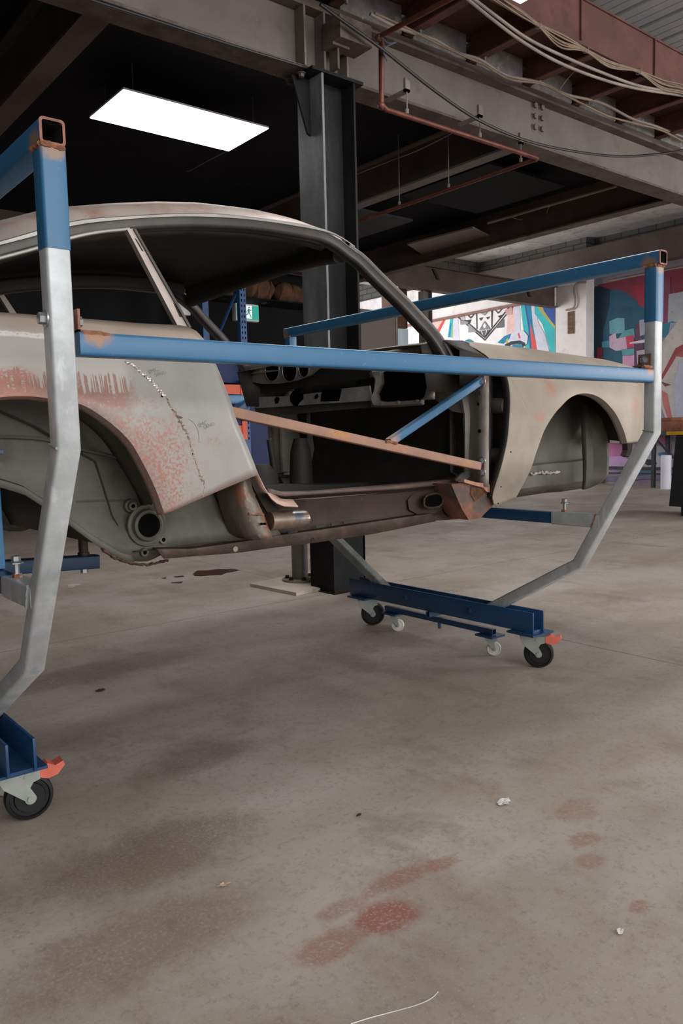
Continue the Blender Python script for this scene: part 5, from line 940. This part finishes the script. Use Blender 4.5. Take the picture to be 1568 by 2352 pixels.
mural('wall_mural', 'white wall mural of colour stripes, black triangle pattern and an eye', 13.2, [
    ([(13.200, 14.259, 3.507), (13.200, 12.152, 3.580), (13.200, 10.270, 3.591), (13.200, 9.582, 3.443), (13.200, 9.581, 2.123), (13.200, 14.286, 2.479)], W_),
    ([(13.200, 13.158, 3.555), (13.200, 12.895, 3.551), (13.200, 13.022, 3.363), (13.200, 13.159, 3.477)], N_), ([(13.200, 12.894, 3.561), (13.200, 12.491, 3.567), (13.200, 12.750, 3.293), (13.200, 13.009, 3.322)], P_),
    ([(13.200, 12.570, 3.558), (13.200, 12.491, 3.558), (13.200, 12.682, 3.304), (13.200, 12.817, 3.300)], R_), ([(13.200, 12.359, 3.560), (13.200, 12.268, 3.567), (13.200, 12.314, 3.138), (13.200, 12.444, 3.153)], T_), ([(13.200, 12.361, 3.456), (13.200, 12.322, 3.451), (13.200, 12.366, 3.153), (13.200, 12.418, 3.159)], D_), ([(13.200, 12.297, 3.391), (13.200, 12.258, 3.396), (13.200, 12.288, 3.126), (13.200, 12.327, 3.130)], Y_),
    ([(13.200, 12.255, 3.565), (13.200, 12.126, 3.567), (13.200, 12.082, 3.047), (13.200, 12.288, 3.069)], L_),
    ([(13.200, 10.756, 3.485), (13.200, 10.577, 3.548), (13.200, 10.537, 2.460), (13.200, 10.830, 2.485)], P_), ([(13.200, 10.576, 3.565), (13.200, 10.444, 3.564), (13.200, 10.405, 2.361), (13.200, 10.560, 2.374)], L_),
    ([(13.200, 10.422, 3.570), (13.200, 10.292, 3.568), (13.200, 10.196, 3.161), (13.200, 10.145, 2.252), (13.200, 10.252, 2.261)], T_), ([(13.200, 10.313, 3.571), (13.200, 10.174, 3.560), (13.200, 10.100, 3.150), (13.200, 9.953, 2.237), (13.200, 10.145, 2.252), (13.200, 10.207, 3.034)], D_), ([(13.200, 10.324, 3.564), (13.200, 10.292, 3.568), (13.200, 10.207, 3.163), (13.200, 10.165, 2.686), (13.200, 10.197, 2.689), (13.200, 10.239, 3.124)], N_),
    ([(13.200, 10.185, 3.186), (13.200, 10.132, 3.025), (13.200, 10.037, 2.758), (13.200, 9.974, 2.581), (13.200, 10.122, 2.552), (13.200, 10.175, 2.859)], R_), ([(13.200, 10.163, 3.559), (13.200, 10.078, 3.547), (13.200, 9.994, 3.179), (13.200, 9.827, 2.905), (13.200, 9.663, 2.383), (13.200, 9.622, 2.211), (13.200, 9.953, 2.237), (13.200, 10.037, 2.758), (13.200, 10.121, 3.152)], L_),
    ([(13.200, 10.078, 3.547), (13.200, 9.973, 3.523), (13.200, 9.910, 3.379), (13.200, 9.724, 3.187), (13.200, 9.592, 3.004), (13.200, 9.591, 2.208), (13.200, 9.663, 2.214), (13.200, 9.724, 2.641), (13.200, 9.890, 3.124), (13.200, 10.078, 3.360)], T_), ([(13.200, 10.015, 3.529), (13.200, 9.889, 3.503), (13.200, 9.827, 3.343), (13.200, 9.684, 3.174), (13.200, 9.592, 3.062), (13.200, 9.592, 2.995), (13.200, 9.724, 3.145), (13.200, 9.890, 3.318), (13.200, 9.973, 3.430)], Y_), ([(13.200, 9.900, 3.504), (13.200, 9.593, 3.436), (13.200, 9.592, 3.062), (13.200, 9.724, 3.212), (13.200, 9.848, 3.371)], N_),
    ([(13.200, 12.152, 3.561), (13.200, 12.114, 3.566), (13.200, 11.365, 2.997), (13.200, 10.621, 3.580), (13.200, 10.587, 3.576), (13.200, 11.365, 2.961)], K_), ([(13.200, 12.050, 3.539), (13.200, 12.012, 3.543), (13.200, 11.364, 3.051), (13.200, 10.733, 3.570), (13.200, 10.699, 3.565), (13.200, 11.365, 3.015)], K_),
    ([(13.200, 12.063, 3.559), (13.200, 11.923, 3.578), (13.200, 11.925, 3.467), (13.200, 12.026, 3.480)], (190, 186, 186)), ([(13.200, 12.064, 3.484), (13.200, 11.800, 3.405), (13.200, 11.876, 3.368), (13.200, 12.052, 3.380)], (150, 148, 148)), ([(13.200, 11.826, 3.353), (13.200, 11.801, 3.368), (13.200, 11.581, 3.176), (13.200, 11.828, 3.186)], (150, 148, 148)), ([(13.200, 10.848, 3.356), (13.200, 10.849, 3.180), (13.200, 11.103, 3.192)], (110, 108, 110)), ([(13.200, 10.824, 3.529), (13.200, 10.621, 3.554), (13.200, 10.644, 3.409), (13.200, 10.779, 3.418)], (204, 160, 158)),
    ([(13.200, 11.601, 3.563), (13.200, 11.577, 3.559), (13.200, 11.568, 3.230), (13.200, 11.592, 3.233)], K_), ([(13.200, 11.182, 3.578), (13.200, 11.146, 3.574), (13.200, 11.161, 3.217), (13.200, 11.185, 3.220)], K_), ([(13.200, 11.517, 3.451), (13.200, 11.408, 3.456), (13.200, 11.469, 3.391)], K_), ([(13.200, 11.325, 3.445), (13.200, 11.218, 3.449), (13.200, 11.278, 3.394)], K_), ([(13.200, 11.900, 3.454), (13.200, 11.738, 3.452), (13.200, 11.776, 3.374)], K_), ([(13.200, 11.008, 3.430), (13.200, 10.847, 3.445), (13.200, 10.939, 3.368)], K_),
    ([(13.200, 11.873, 3.580), (13.200, 11.848, 3.586), (13.200, 11.749, 3.500), (13.200, 11.638, 3.577), (13.200, 11.613, 3.573), (13.200, 11.750, 3.472)], K_), ([(13.200, 11.504, 3.568), (13.200, 11.252, 3.579), (13.200, 11.360, 3.485)], (150, 148, 150)), ([(13.200, 11.100, 3.576), (13.200, 11.076, 3.573), (13.200, 10.996, 3.500), (13.200, 10.880, 3.581), (13.200, 10.858, 3.578), (13.200, 10.996, 3.473)], K_),
    ([(13.200, 11.361, 3.377), (13.200, 11.209, 3.187), (13.200, 11.520, 3.197)], (130, 128, 130)), ([(13.200, 11.398, 3.282), (13.200, 11.362, 3.332), (13.200, 11.326, 3.282), (13.200, 11.339, 3.230), (13.200, 11.387, 3.226)], W_), ([(13.200, 11.520, 3.178), (13.200, 11.209, 3.178), (13.200, 11.364, 3.042)], (96, 94, 98)), ([(13.200, 11.459, 3.171), (13.200, 11.435, 3.168), (13.200, 11.400, 3.083), (13.200, 11.424, 3.103)], W_), ([(13.200, 11.315, 3.173), (13.200, 11.292, 3.170), (13.200, 11.328, 3.084), (13.200, 11.340, 3.085)], W_),
    ([(13.200, 11.000, 2.877), (13.200, 10.850, 2.976), (13.200, 10.657, 3.034), (13.200, 10.490, 3.067), (13.200, 10.337, 3.049), (13.200, 10.229, 2.933), (13.200, 10.251, 2.781), (13.200, 10.425, 2.755), (13.200, 10.715, 2.776)], L_), ([(13.200, 11.012, 2.887), (13.200, 10.827, 3.000), (13.200, 10.646, 3.033), (13.200, 10.691, 2.932), (13.200, 10.851, 2.843)], D_), ([(13.200, 10.782, 2.924), (13.200, 10.736, 2.955), (13.200, 10.737, 2.814), (13.200, 10.794, 2.820)], Y_), ([(13.200, 10.490, 3.015), (13.200, 10.446, 3.019), (13.200, 10.414, 2.919), (13.200, 10.447, 2.905)], R_),
    ([(13.200, 10.828, 2.823), (13.200, 10.647, 2.875), (13.200, 10.425, 2.868), (13.200, 10.294, 2.802), (13.200, 10.316, 2.735), (13.200, 10.469, 2.803), (13.200, 10.647, 2.804), (13.200, 10.738, 2.743)], K_), ([(13.200, 10.625, 2.802), (13.200, 10.381, 2.794), (13.200, 10.360, 2.705), (13.200, 10.603, 2.712)], D_), ([(13.200, 11.905, 3.028), (13.200, 11.805, 3.045), (13.200, 11.681, 2.985), (13.200, 11.707, 2.914), (13.200, 11.881, 2.951)], D_),
], (13.2, 11.3, 2.9))
bm = B(); q = [(13.120, 13.722, 3.550), (13.120, 13.078, 3.549), (13.120, 10.316, 3.582), (13.120, 10.165, 3.586)]; sweep(bm, rrect(.07, .05, .006), [(13.12, q[0][1] + 6, q[0][2] - .02), q[0], q[-1]], (0, 0, 1)); tag(obj('wooden_rail', bm, mat('red_brown_wood_rail', (140, 100, 92), .7)), 'red-brown rail across the white wall above the eye mural', 'rail')
bm = B(); q = [(13.190, 9.297, 3.279), (13.190, 9.160, 3.285), (13.190, 9.159, 2.862), (13.190, 9.296, 2.869)]; prism(bm, q, (-.012, 0, 0)); tag(obj('exposed_brick_slot', bm, mat('bare_brown_brick', (110, 82, 66), .9, var=.35, vscale=14, stretch=(1, .4, 3)), smooth=False), 'narrow strip of exposed brown brick in the white pillar', 'brick strip')
tag(obj('cable', pipe(B(), spline([(13.150, 8.878, 3.770), (13.150, 9.068, 3.784), (13.150, 9.134, 3.674), (13.150, 9.105, 3.468), (13.150, 9.152, 3.330), (13.150, 9.308, 3.319)], 30), .018, 8), M['cable_white']), 'white cable looping down the corner of the white pillar', 'cable')

# ------------------------------------------------------------------ far right: work bench, black cabinet
bench = thing('work_bench', 'dark steel work bench standing along the mural wall', 'bench', (13.15, 8.0, 0))
ink = mat('dark_bench_steel', (52, 54, 60), .5, .3)
bm = B(); box(bm, (12.85, 6.0, .90), (13.42, 8.9, .96)); obj('bench_top', bm, ink, bench, smooth=False)
for yy in (7.34, 8.78, 6.1):
    for xx in (12.9, 13.36): bm = B(); box(bm, (xx - .03, yy - .03, 0), (xx + .03, yy + .03, .9)); obj('leg', bm, ink, bench, smooth=False)
for xx, zz in ((12.9, .30), (13.36, .30), (12.9, .22)): bm = B(); box(bm, (xx - .02, 6.1, zz), (xx + .02, 8.78, zz + .035)); obj('lower_rail', bm, ink, bench, smooth=False)
bm = B(); pipe(bm, [(12.88, 7.3, .85), (12.88, 6.75, .30)], .018, 6); obj('diagonal_brace', bm, ink, bench)
bm = B(); box(bm, (12.95, 6.3, .96), (13.3, 7.45, 1.14), bev=.01); box(bm, (12.99, 6.9, 1.14), (13.25, 7.35, 1.20), bev=.01); tag(obj('junk_crate', bm, mat('rust_orange_crate', (128, 78, 58), .8, var=.4, vscale=5)), 'rusty orange-brown crate of parts on the dark work bench', 'crate')
bm = B(); lathe(bm, (12.70, 7.0, 0), (0, 0, 1), [(0, .085), (.56, .085), (.57, .078), (.57, .02), (.55, .02)], 24); tag(obj('paper_roll', bm, mat('pale_lilac_roll', (206, 204, 218), .7, var=.06)), 'pale lilac roll standing on the floor beside the work bench', 'roll')
cab = thing('tool_cabinet', 'black cabinet with a yellow top edge at the right photo edge', 'cabinet', (9.3, 4.9, 0))
bk = mat('matt_black_cabinet', (24, 25, 27), .6)
q = [(8.85, 4.75, .10), (8.72, 4.20, .10), (9.4, 4.0, .10), (9.75, 5.0, .10)]
bm = B(); prism(bm, [(8.72, 4.765, .115), (8.72, 4.69, .935), (8.72, 3.9, .935), (8.72, 3.9, .115)], (.6, .10, 0)); obj('cabinet_body', bm, bk, cab, smooth=False)
bm = B(); box(bm, (8.70, 3.88, .936), (9.34, 4.80, .975), bev=.004); obj('top_edge', bm, mat('yellow_edge_strip', (214, 164, 30), .45), cab, smooth=False)
bm = B(); box(bm, (8.80, 3.95, 0), (9.25, 4.66, .115)); obj('plinth', bm, bk, cab, smooth=False)

# ------------------------------------------------------------------ behind the column: pole, board, hall clutter
pole = thing('steel_pole', 'slim grey-green steel pole bolted to a board beside the black column', 'pole', (3.19, 4.43, 0))
gp_ = mat('grey_green_pole', (112, 110, 100), .5, .2, var=.12)
bm = B(); cyl(bm, (3.195, 4.43, .03), (3.195, 4.43, .68), .056, 28); obj('tube', bm, gp_, pole)
bm = B(); lathe(bm, (3.195, 4.43, .022), (0, 0, 1), [(0, .125), (.014, .125), (.014, .05)], 32); bf_ = obj('base_flange', bm, mat('dusty_flange', (128, 116, 104), .8, var=.2), pole)
for i in range(6):
    a = 2*PI*i/6 + .2; bm = B(); bolt(bm, (3.195 + .092 * math.cos(a), 4.43 + .092 * math.sin(a), .036), (0, 0, 1), .014, .016); obj('bolt', bm, M['dark_inside'], bf_)
bm = B(); prism(bm, [(p[0], p[1], .001) for p in [(2.877, 4.575, 0.020), (2.909, 4.083, 0.020), (3.333, 4.118, 0.020), (3.512, 4.696, 0.020)]], (0, 0, .021)); tag(obj('base_board', bm, mat('dusty_plywood', (196, 180, 164), .85, var=.12, spots=[((120, 102, 88), 5, .62, .08, None)]), smooth=False), 'dusty square board under the grey-green pole', 'board')

cl = mat('grey_brown_cabinet', (112, 102, 96), .6, var=.05)
t = thing('storage_cabinet', 'tall grey-brown cabinet seen beyond the black column', 'cabinet', (8.9, 9.95, 0))
q = [(8.484, 9.900, 2.870), (9.298, 9.900, 2.928)]; bm = B(); box(bm, (q[0][0], 9.9, 0), (q[1][0], 10.35, 3.05)); obj('cabinet_body', bm, cl, t, smooth=False)
bm = B(); box(bm, (q[1][0] - .055, 9.885, 0), (q[1][0] - .03, 9.9, 3.05)); obj('door_edge', bm, mat('cabinet_edge', (140, 128, 120), .6), t, smooth=False)
bm = B(); box(bm, (9.30, 9.95, 0), (9.58, 10.3, 2.80)); tag(obj('roll_door_strip', bm, mat('pale_blue_sheet', (190, 208, 216), .6, var=.06, vscale=3, stretch=(4, 4, .3)), smooth=False), 'pale blue upright sheet beside the grey-brown cabinet', 'sheet')
bm = B(); box(bm, (9.305, 10.0, 2.82), (9.62, 10.3, 3.72)); tag(obj('brown_locker', bm, mat('dark_rust_brown_panel', (86, 54, 42), .8), smooth=False), 'dark rust-brown box hung above the pale blue sheet', 'box')
t = thing('steel_post', 'grey steel post below the beam end left of the mural', 'post', (9.73, 9.65, 0)); bm = B(); box(bm, (9.64, 9.6, 0), (9.655, 9.75, 3.40)); box(bm, (9.80, 9.6, 0), (9.815, 9.75, 3.40)); box(bm, (9.655, 9.67, 0), (9.80, 9.685, 3.40)); obj('post_section', bm, M['steel_grey'], t, smooth=False)
t = thing('strip_light', 'unlit white strip light hanging beyond the black column', 'light', (8.9, 9.2, 3.25)); q = [(7.875, 9.300, 3.306), (8.738, 9.300, 3.347)]; bm = B(); box(bm, (q[0][0], 9.27, q[0][2] - .02), (q[1][0], 9.33, q[0][2] + .02), bev=.008); obj('lamp_body', bm, M['led_frame'], t)
bm = B(); pipe(bm, [(q[0][0] + .2, 9.3, q[0][2]), (q[0][0] + .2, 9.3, 3.66)], .004, 6); pipe(bm, [(q[1][0] - .2, 9.3, q[0][2]), (q[1][0] - .2, 9.3, 3.66)], .004, 6); obj('hanger', bm, M['zinc'], t)

# pallet rack, seen through the car
rack = thing('pallet_rack', 'blue pallet rack with orange beams standing behind the car', 'rack', (5.0, 9.0, 0))
rb = mat('rack_blue', (44, 88, 142), .45, var=.1); ro = mat('rack_orange', (226, 92, 58), .5, var=.06); rbd = mat('rack_blue_panel', (24, 44, 92), .6, var=.1)
for xx in (2.15, 5.34):
    for yy in (8.50, 9.42):
        bm = B(); box(bm, (xx, yy, 0), (xx + .008, yy + .07, 3.18)); box(bm, (xx + .082, yy, 0), (xx + .09, yy + .07, 3.18)); box(bm, (xx + .008, yy, 0), (xx + .082, yy + .006, 3.18)); up = obj('upright', bm, rb, rack, smooth=False)
        if xx > 5 and yy < 9:
            bm = B()
            for kz in range(34):
                z = 1.0 + kz * .065; box(bm, (xx + .018, yy - .0012, z), (xx + .032, yy + .002, z + .03)); box(bm, (xx + .058, yy - .0012, z), (xx + .072, yy + .002, z + .03))
            obj('slots', bm, M['hole_shade'], up, smooth=False)
    for z0, z1, ya, yb in ((2.98, 2.98, 8.57, 9.42), (2.90, 2.05, 8.57, 9.42), (2.0, 1.2, 9.42, 8.57), (1.15, 1.15, 8.57, 9.42)):
        bm = B(); pipe(bm, [(xx + .045, ya, z0), (xx + .045, yb, z1)], .02, 6); obj('frame_brace', bm, rb, rack)
for zz in (1.56, 1.06, 2.35):
    for yy in ((8.49,) if zz > 2 else (8.49, 9.42)):
        if zz > 2: continue
        bm = B(); box(bm, (2.24, yy, zz), (5.345, yy + .045, zz + .115)); bb = obj('shelf_beam', bm, ro, rack, smooth=False)
        bm = B(); box(bm, (5.30, yy - .012, zz - .06), (5.37, yy, zz + .17)); obj('beam_connector', bm, ro, bb, smooth=False)
tag(obj('blue_board', box(B(), (5.46, 8.9, 0), (6.05, 8.93, 1.60)), rbd, smooth=False), 'dark blue board leaning beside the pallet rack', 'board')
tag(obj('blue_crate', box(B(), (4.95, 8.55, 1.70), (5.33, 9.3, 2.02), bev=.01), rbd), 'dark blue crate on the orange rack beam', 'crate')
tr = thing('spare_trolley_frame', 'bright blue tube frame standing in front of the pallet rack', 'frame', (4.6, 6.6, 0))
q = [(3.591, 6.600, 1.378), (4.229, 6.600, 1.385), (4.263, 6.600, 1.368), (4.131, 6.600, 1.292)]
bm = B(); rtube(bm, [(q[0][0] - .6, 6.6, q[0][2]), (q[1][0], 6.6, q[1][2])], .07, .085, (0, 0, 1), .008); obj('cross_tube', bm, blue('spare_frame_blue'), tr)
bm = B(); rtube(bm, [(q[1][0] - .01, 6.56, q[1][2]), (q[1][0] - .55, 6.46, q[1][2] - .32)], .06, .06, (0, 1, 0), .006); obj('strut', bm, M['blue_dark'], tr)
bm = B(); rtube(bm, [(q[0][0] - .3, 6.64, q[0][2] - .04), (q[0][0] - .3, 6.64, 0)], .07, .07, (0, 1, 0), .006); rtube(bm, [(q[0][0] + .35, 6.64, q[0][2] - .04), (q[0][0] + .35, 6.64, 0)], .07, .07, (0, 1, 0), .006); obj('leg', bm, M['blue_dark'], tr)

# exit sign, emergency light, wrapped rolls, back pipes
ex = thing('exit_sign', 'lit green running-man exit sign on the black back wall', 'sign', (6.35, 9.9, 2.82))
e0, e1, e2, e3 = [(6.137, 9.880, 2.911), (6.527, 9.880, 2.931), (6.519, 9.880, 2.732), (6.129, 9.880, 2.710)]
bm = B(); box(bm, (e0[0], 9.88, e3[2] - .015), (e1[0], 9.999, e0[2] + .03), bev=.012); obj('housing', bm, M['led_frame'], ex)
bm = B(); box(bm, (e0[0] + .015, 9.874, e3[2] + .01), (e1[0] - .012, 9.88, e0[2] + .005)); obj('green_panel', bm, glow('lit_exit_green', (20, 150, 132), .75), ex, smooth=False)
gx0 = e0[0] + .165; gz0 = e3[2] + .03; hw = glow('lit_exit_white', (226, 244, 240), .9); gm = glow('lit_exit_green_figure', (20, 120, 112), .5)
bm = B(); box(bm, (gx0, 9.872, gz0 - .005), (gx0 + .10, 9.874, gz0 + .175)); obj('doorway', bm, hw, ex, smooth=False)
bm = B(); Y = 9.8715
def limb(a, b, w): 
    a_, b_ = Vector((gx0 + a[0], Y, gz0 + a[1])), Vector((gx0 + b[0], Y, gz0 + b[1])); n = (b_ - a_).cross(Vector((0, 1, 0))).normalized() * w; prism(bm, [a_ + n, b_ + n, b_ - n, a_ - n], (0, .001, 0))
cyl(bm, (gx0 + .052, Y, gz0 + .148), (gx0 + .052, Y + .001, gz0 + .148), .013, 14)
for a, b, w in (((.05, .13), (.044, .075), .014), ((.05, .125), (.02, .10), .006), ((.02, .10), (.012, .075), .005), ((.052, .125), (.08, .105), .006), ((.08, .105), (.092, .12), .005), ((.042, .08), (.022, .05), .008), ((.022, .05), (-.006, .046), .007), ((.046, .08), (.07, .045), .008), ((.07, .045), (.085, .005), .007)): limb(a, b, w)
obj('running_figure', bm, gm, ex, smooth=False)
em = thing('emergency_light', 'white twin-spot emergency light box on the black back wall', 'light', (5.33, 9.95, 2.8))
q = [(5.217, 9.900, 2.871), (5.427, 9.900, 2.872), (5.420, 9.900, 2.713), (5.209, 9.900, 2.709)]; bm = B(); box(bm, (q[0][0], 9.9, q[3][2]), (q[1][0], 9.999, q[0][2]), bev=.008); obj('battery_box', bm, M['led_frame'], em)
for xx in (q[0][0] + .07, q[1][0] - .03):
    bm = B(); lathe(bm, (xx, 9.93, q[0][2] + .07), (.2, -1, -.2), [(-.03, .02), (0, .035), (.03, .035), (.03, .01)], 16); pipe(bm, [(xx, 9.94, q[0][2]), (xx, 9.94, q[0][2] + .05)], .012, 8); obj('spot_lamp', bm, M['led_frame'], em)
hs = mat('brown_hessian_wrap', (96, 66, 48), .95, var=.35, vscale=6, spots=[((128, 92, 66), 5, .62, .08, None)], bump=.4, bscale=16)
for i, (xx, zz, r, l, lab) in enumerate(((5.75, 3.17, .17, .44, 'brown cardboard drum on the high shelf behind the rack upright'), (6.37, 3.16, .16, .52, 'lumpy brown wrapped roll on the high shelf left of the exit sign cable'), (6.98, 3.14, .14, .52, 'lumpy brown wrapped roll on the high shelf nearest the column'))):
    bm = B(); pts = [(xx - l/2 + l * j / 10, 9.72 + .02 * math.sin(j * 1.7 + i), zz - .06 * (j / 10) + .02 * math.sin(j * 2.1 + i)) for j in range(11)]
    sweep(bm, circ(r, 18), pts, (0, 0, 1), True, [.7] + [random.uniform(.85, 1.12) for _ in range(9)] + [.6] if i else [1] * 11); tag(obj('wrapped_roll', bm, hs), lab, 'roll')
tag(obj('high_shelf', box(B(), (5.45, 9.5, 2.945), (7.35, 9.99, 2.962)), M['black_wall'], smooth=False), 'black shelf high on the back wall under the brown rolls', 'shelf')
t = thing('wall_pipe', 'copper pipe running up the back wall behind the rack', 'pipe', (5.3, 9.9, 0)); bm = B(); pipe(bm, [(5.35, 9.93, 0), (5.35, 9.93, 3.6)], .018, 8); obj('pipe_run', bm, mat('copper_pipe', (176, 104, 74), .4, .7), t)
tag(obj('wall_conduit', pipe(B(), [(6.664, 9.850, 3.459), (6.878, 9.850, 3.445), (7.355, 9.850, 3.433)], .012, 6), mat('grey_conduit', (120, 118, 116), .5)), 'thin grey conduit under the back beam', 'conduit')

# ceiling clutter beyond the red pipe
tag(obj('ceiling_panel', box(B(), (6.0, 5.1, 3.52), (7.2, 6.3, 3.545)), M['black_ceiling'], smooth=False), 'black ceiling panel hanging below the ceiling near the beam', 'panel')
tag(obj('ceiling_panel', box(B(), (5.55, 6.9, 3.50), (6.75, 8.1, 3.525)), mat('dark_grey_ceiling_panel', (48, 47, 50), .8, var=.1), smooth=False), 'dark grey ceiling panel beyond the red pipe', 'panel')
tag(obj('ceiling_panel', prism(B(), [(7.312, 7.582, 3.440), (7.399, 6.553, 3.440), (7.933, 6.720, 3.440), (7.963, 7.920, 3.440)], (0, 0, .02)), mat('pale_ceiling_panel', (130, 118, 110), .8, var=.1), smooth=False), 'pale ceiling panel beside the grey edge beam', 'panel')
tag(obj('ceiling_conduit', pipe(B(), [(7.613, 6.501, 3.520), (7.617, 6.048, 3.520), (7.610, 5.736, 3.520), (7.623, 4.783, 3.520)], .017, 8), M['cable_white']), 'pale straight conduit under the black ceiling leading to the grey edge beam', 'conduit')
cable('cable', 'thin loose cable drooping below the pale ceiling conduit', [(7.620, 6.177, 3.520), (7.874, 6.187, 3.520), (8.077, 6.120, 3.520), (7.945, 5.915, 3.520), (7.729, 5.718, 3.520), (7.609, 5.594, 3.520)], .005, M['cable_white'])
cable('cable', 'thin wire under the black ceiling right of the column', [(5.123, 6.021, 3.500), (5.138, 5.568, 3.500), (5.156, 5.190, 3.500), (5.109, 4.731, 3.500)], .005, M['cable_white'])
cable('cable', 'thin wire hanging from the LED panel end', [(3.726, 6.043, 3.450), (3.711, 6.327, 3.450), (3.707, 6.635, 3.450), (3.691, 6.704, 3.450)], .004, mat('dusty_wire', (92, 82, 74), .8))

# ------------------------------------------------------------------ on the floor
tag(obj('oil_stain', prism(B(), [(p[0], p[1], .0006) for p in [(2.858, 5.344, 0.000), (2.948, 5.448, 0.000), (3.025, 5.395, 0.000), (3.104, 5.398, 0.000), (3.199, 5.296, 0.000), (3.188, 5.219, 0.000), (3.112, 5.185, 0.000), (3.057, 5.188, 0.000), (2.979, 5.132, 0.000), (2.905, 5.184, 0.000), (2.845, 5.194, 0.000), (2.818, 5.250, 0.000)]], (0, 0, .0006)), mat('wet_brown_stain', (66, 42, 32), .4, var=.1), smooth=False), 'dark wet brown stain on the floor under the car', 'stain')
bm = B()
for q in ([(2.599, 5.350, 0.000), (2.644, 5.355, 0.000), (2.605, 5.291, 0.000)], [(2.565, 5.131, 0.000), (2.644, 5.097, 0.000), (2.602, 5.044, 0.000), (2.558, 5.090, 0.000)], [(2.698, 5.351, 0.000), (2.767, 5.331, 0.000), (2.749, 5.270, 0.000), (2.685, 5.284, 0.000)]): prism(bm, [(p[0], p[1], .0006) for p in q], (0, 0, .0005))
tag(obj('oil_spots', bm, mat('brown_spot', (78, 58, 48), .4), smooth=False), 'small brown spots beside the wet brown stain', 'stain', kind='stuff')
tag(obj('tape_scrap', prism(B(), [(p[0], p[1], .001) for p in [(2.002, 5.601, 0.000), (2.077, 5.572, 0.000), (2.055, 5.498, 0.000), (2.021, 5.509, 0.000), (1.983, 5.456, 0.000), (1.956, 5.483, 0.000)]], (0, 0, .001)), mat('pale_tape', (200, 196, 180), .7), smooth=False), 'pale scrap of tape on the floor right of the left frame', 'tape')
def leaf(c, r, rot, m, lab, cat, name):
    bm = B(); pts = []
    for i in range(14):
        a = 2*PI*i/14; rr = r * ((1.0 if i % 2 == 0 else .45) if cat == 'leaf' else .8) * random.uniform(.6, 1.15); pts.append((c[0] + rr * math.cos(a + rot), c[1] + .55 * rr * math.sin(a + rot), .002 + .006 * random.random()))
    ctr = (c[0], c[1], .004); vs = [bm.verts.new(p) for p in pts]; cv = bm.verts.new(ctr)
    for i in range(14): bm.faces.new((vs[i], vs[(i+1) % 14], cv))
    tag(obj(name, bm, m, smooth=False, solid=.0008), lab, cat)
lm = mat('dry_tan_leaf', (190, 162, 130), .8); pm = mat('white_paint_flake', (206, 202, 198), .8); dm = mat('dark_debris', (52, 44, 40), .9)
leaf([(0.851, 1.507, 0.000)][0], .020, .4, lm, 'dry tan leaf on the floor in the foreground', 'leaf', 'dry_leaf')
leaf([(1.633, 1.354, 0.000)][0], .040, .2, pm, 'white paint splotch on the floor at right foreground', 'paint splotch', 'paint_splotch')
leaf([(1.207, 3.074, 0.000)][0], .030, 1.0, dm, 'small dark scrap on the floor right of the left frame foot', 'scrap', 'floor_scrap')
leaf([(1.292, 1.558, 0.000)][0], .010, 0, dm, 'tiny dark speck on the floor in the middle foreground', 'scrap', 'floor_scrap')
leaf([(1.362, 0.834, 0.000)][0], .014, .9, pm, 'thin white chip on the floor at lower right', 'chip', 'paint_chip')
tag(obj('chalk_scratch', pipe(B(), [(p[0], p[1], .0002) for p in spline([(0.797, 0.996, 0.000), (0.832, 0.985, 0.000), (0.877, 0.968, 0.000), (0.917, 0.954, 0.000), (0.946, 0.950, 0.000), (0.967, 0.954, 0.000)], 24)], .0012, 5), pm), 'long pale scratch curving across the floor at the bottom edge', 'scratch')
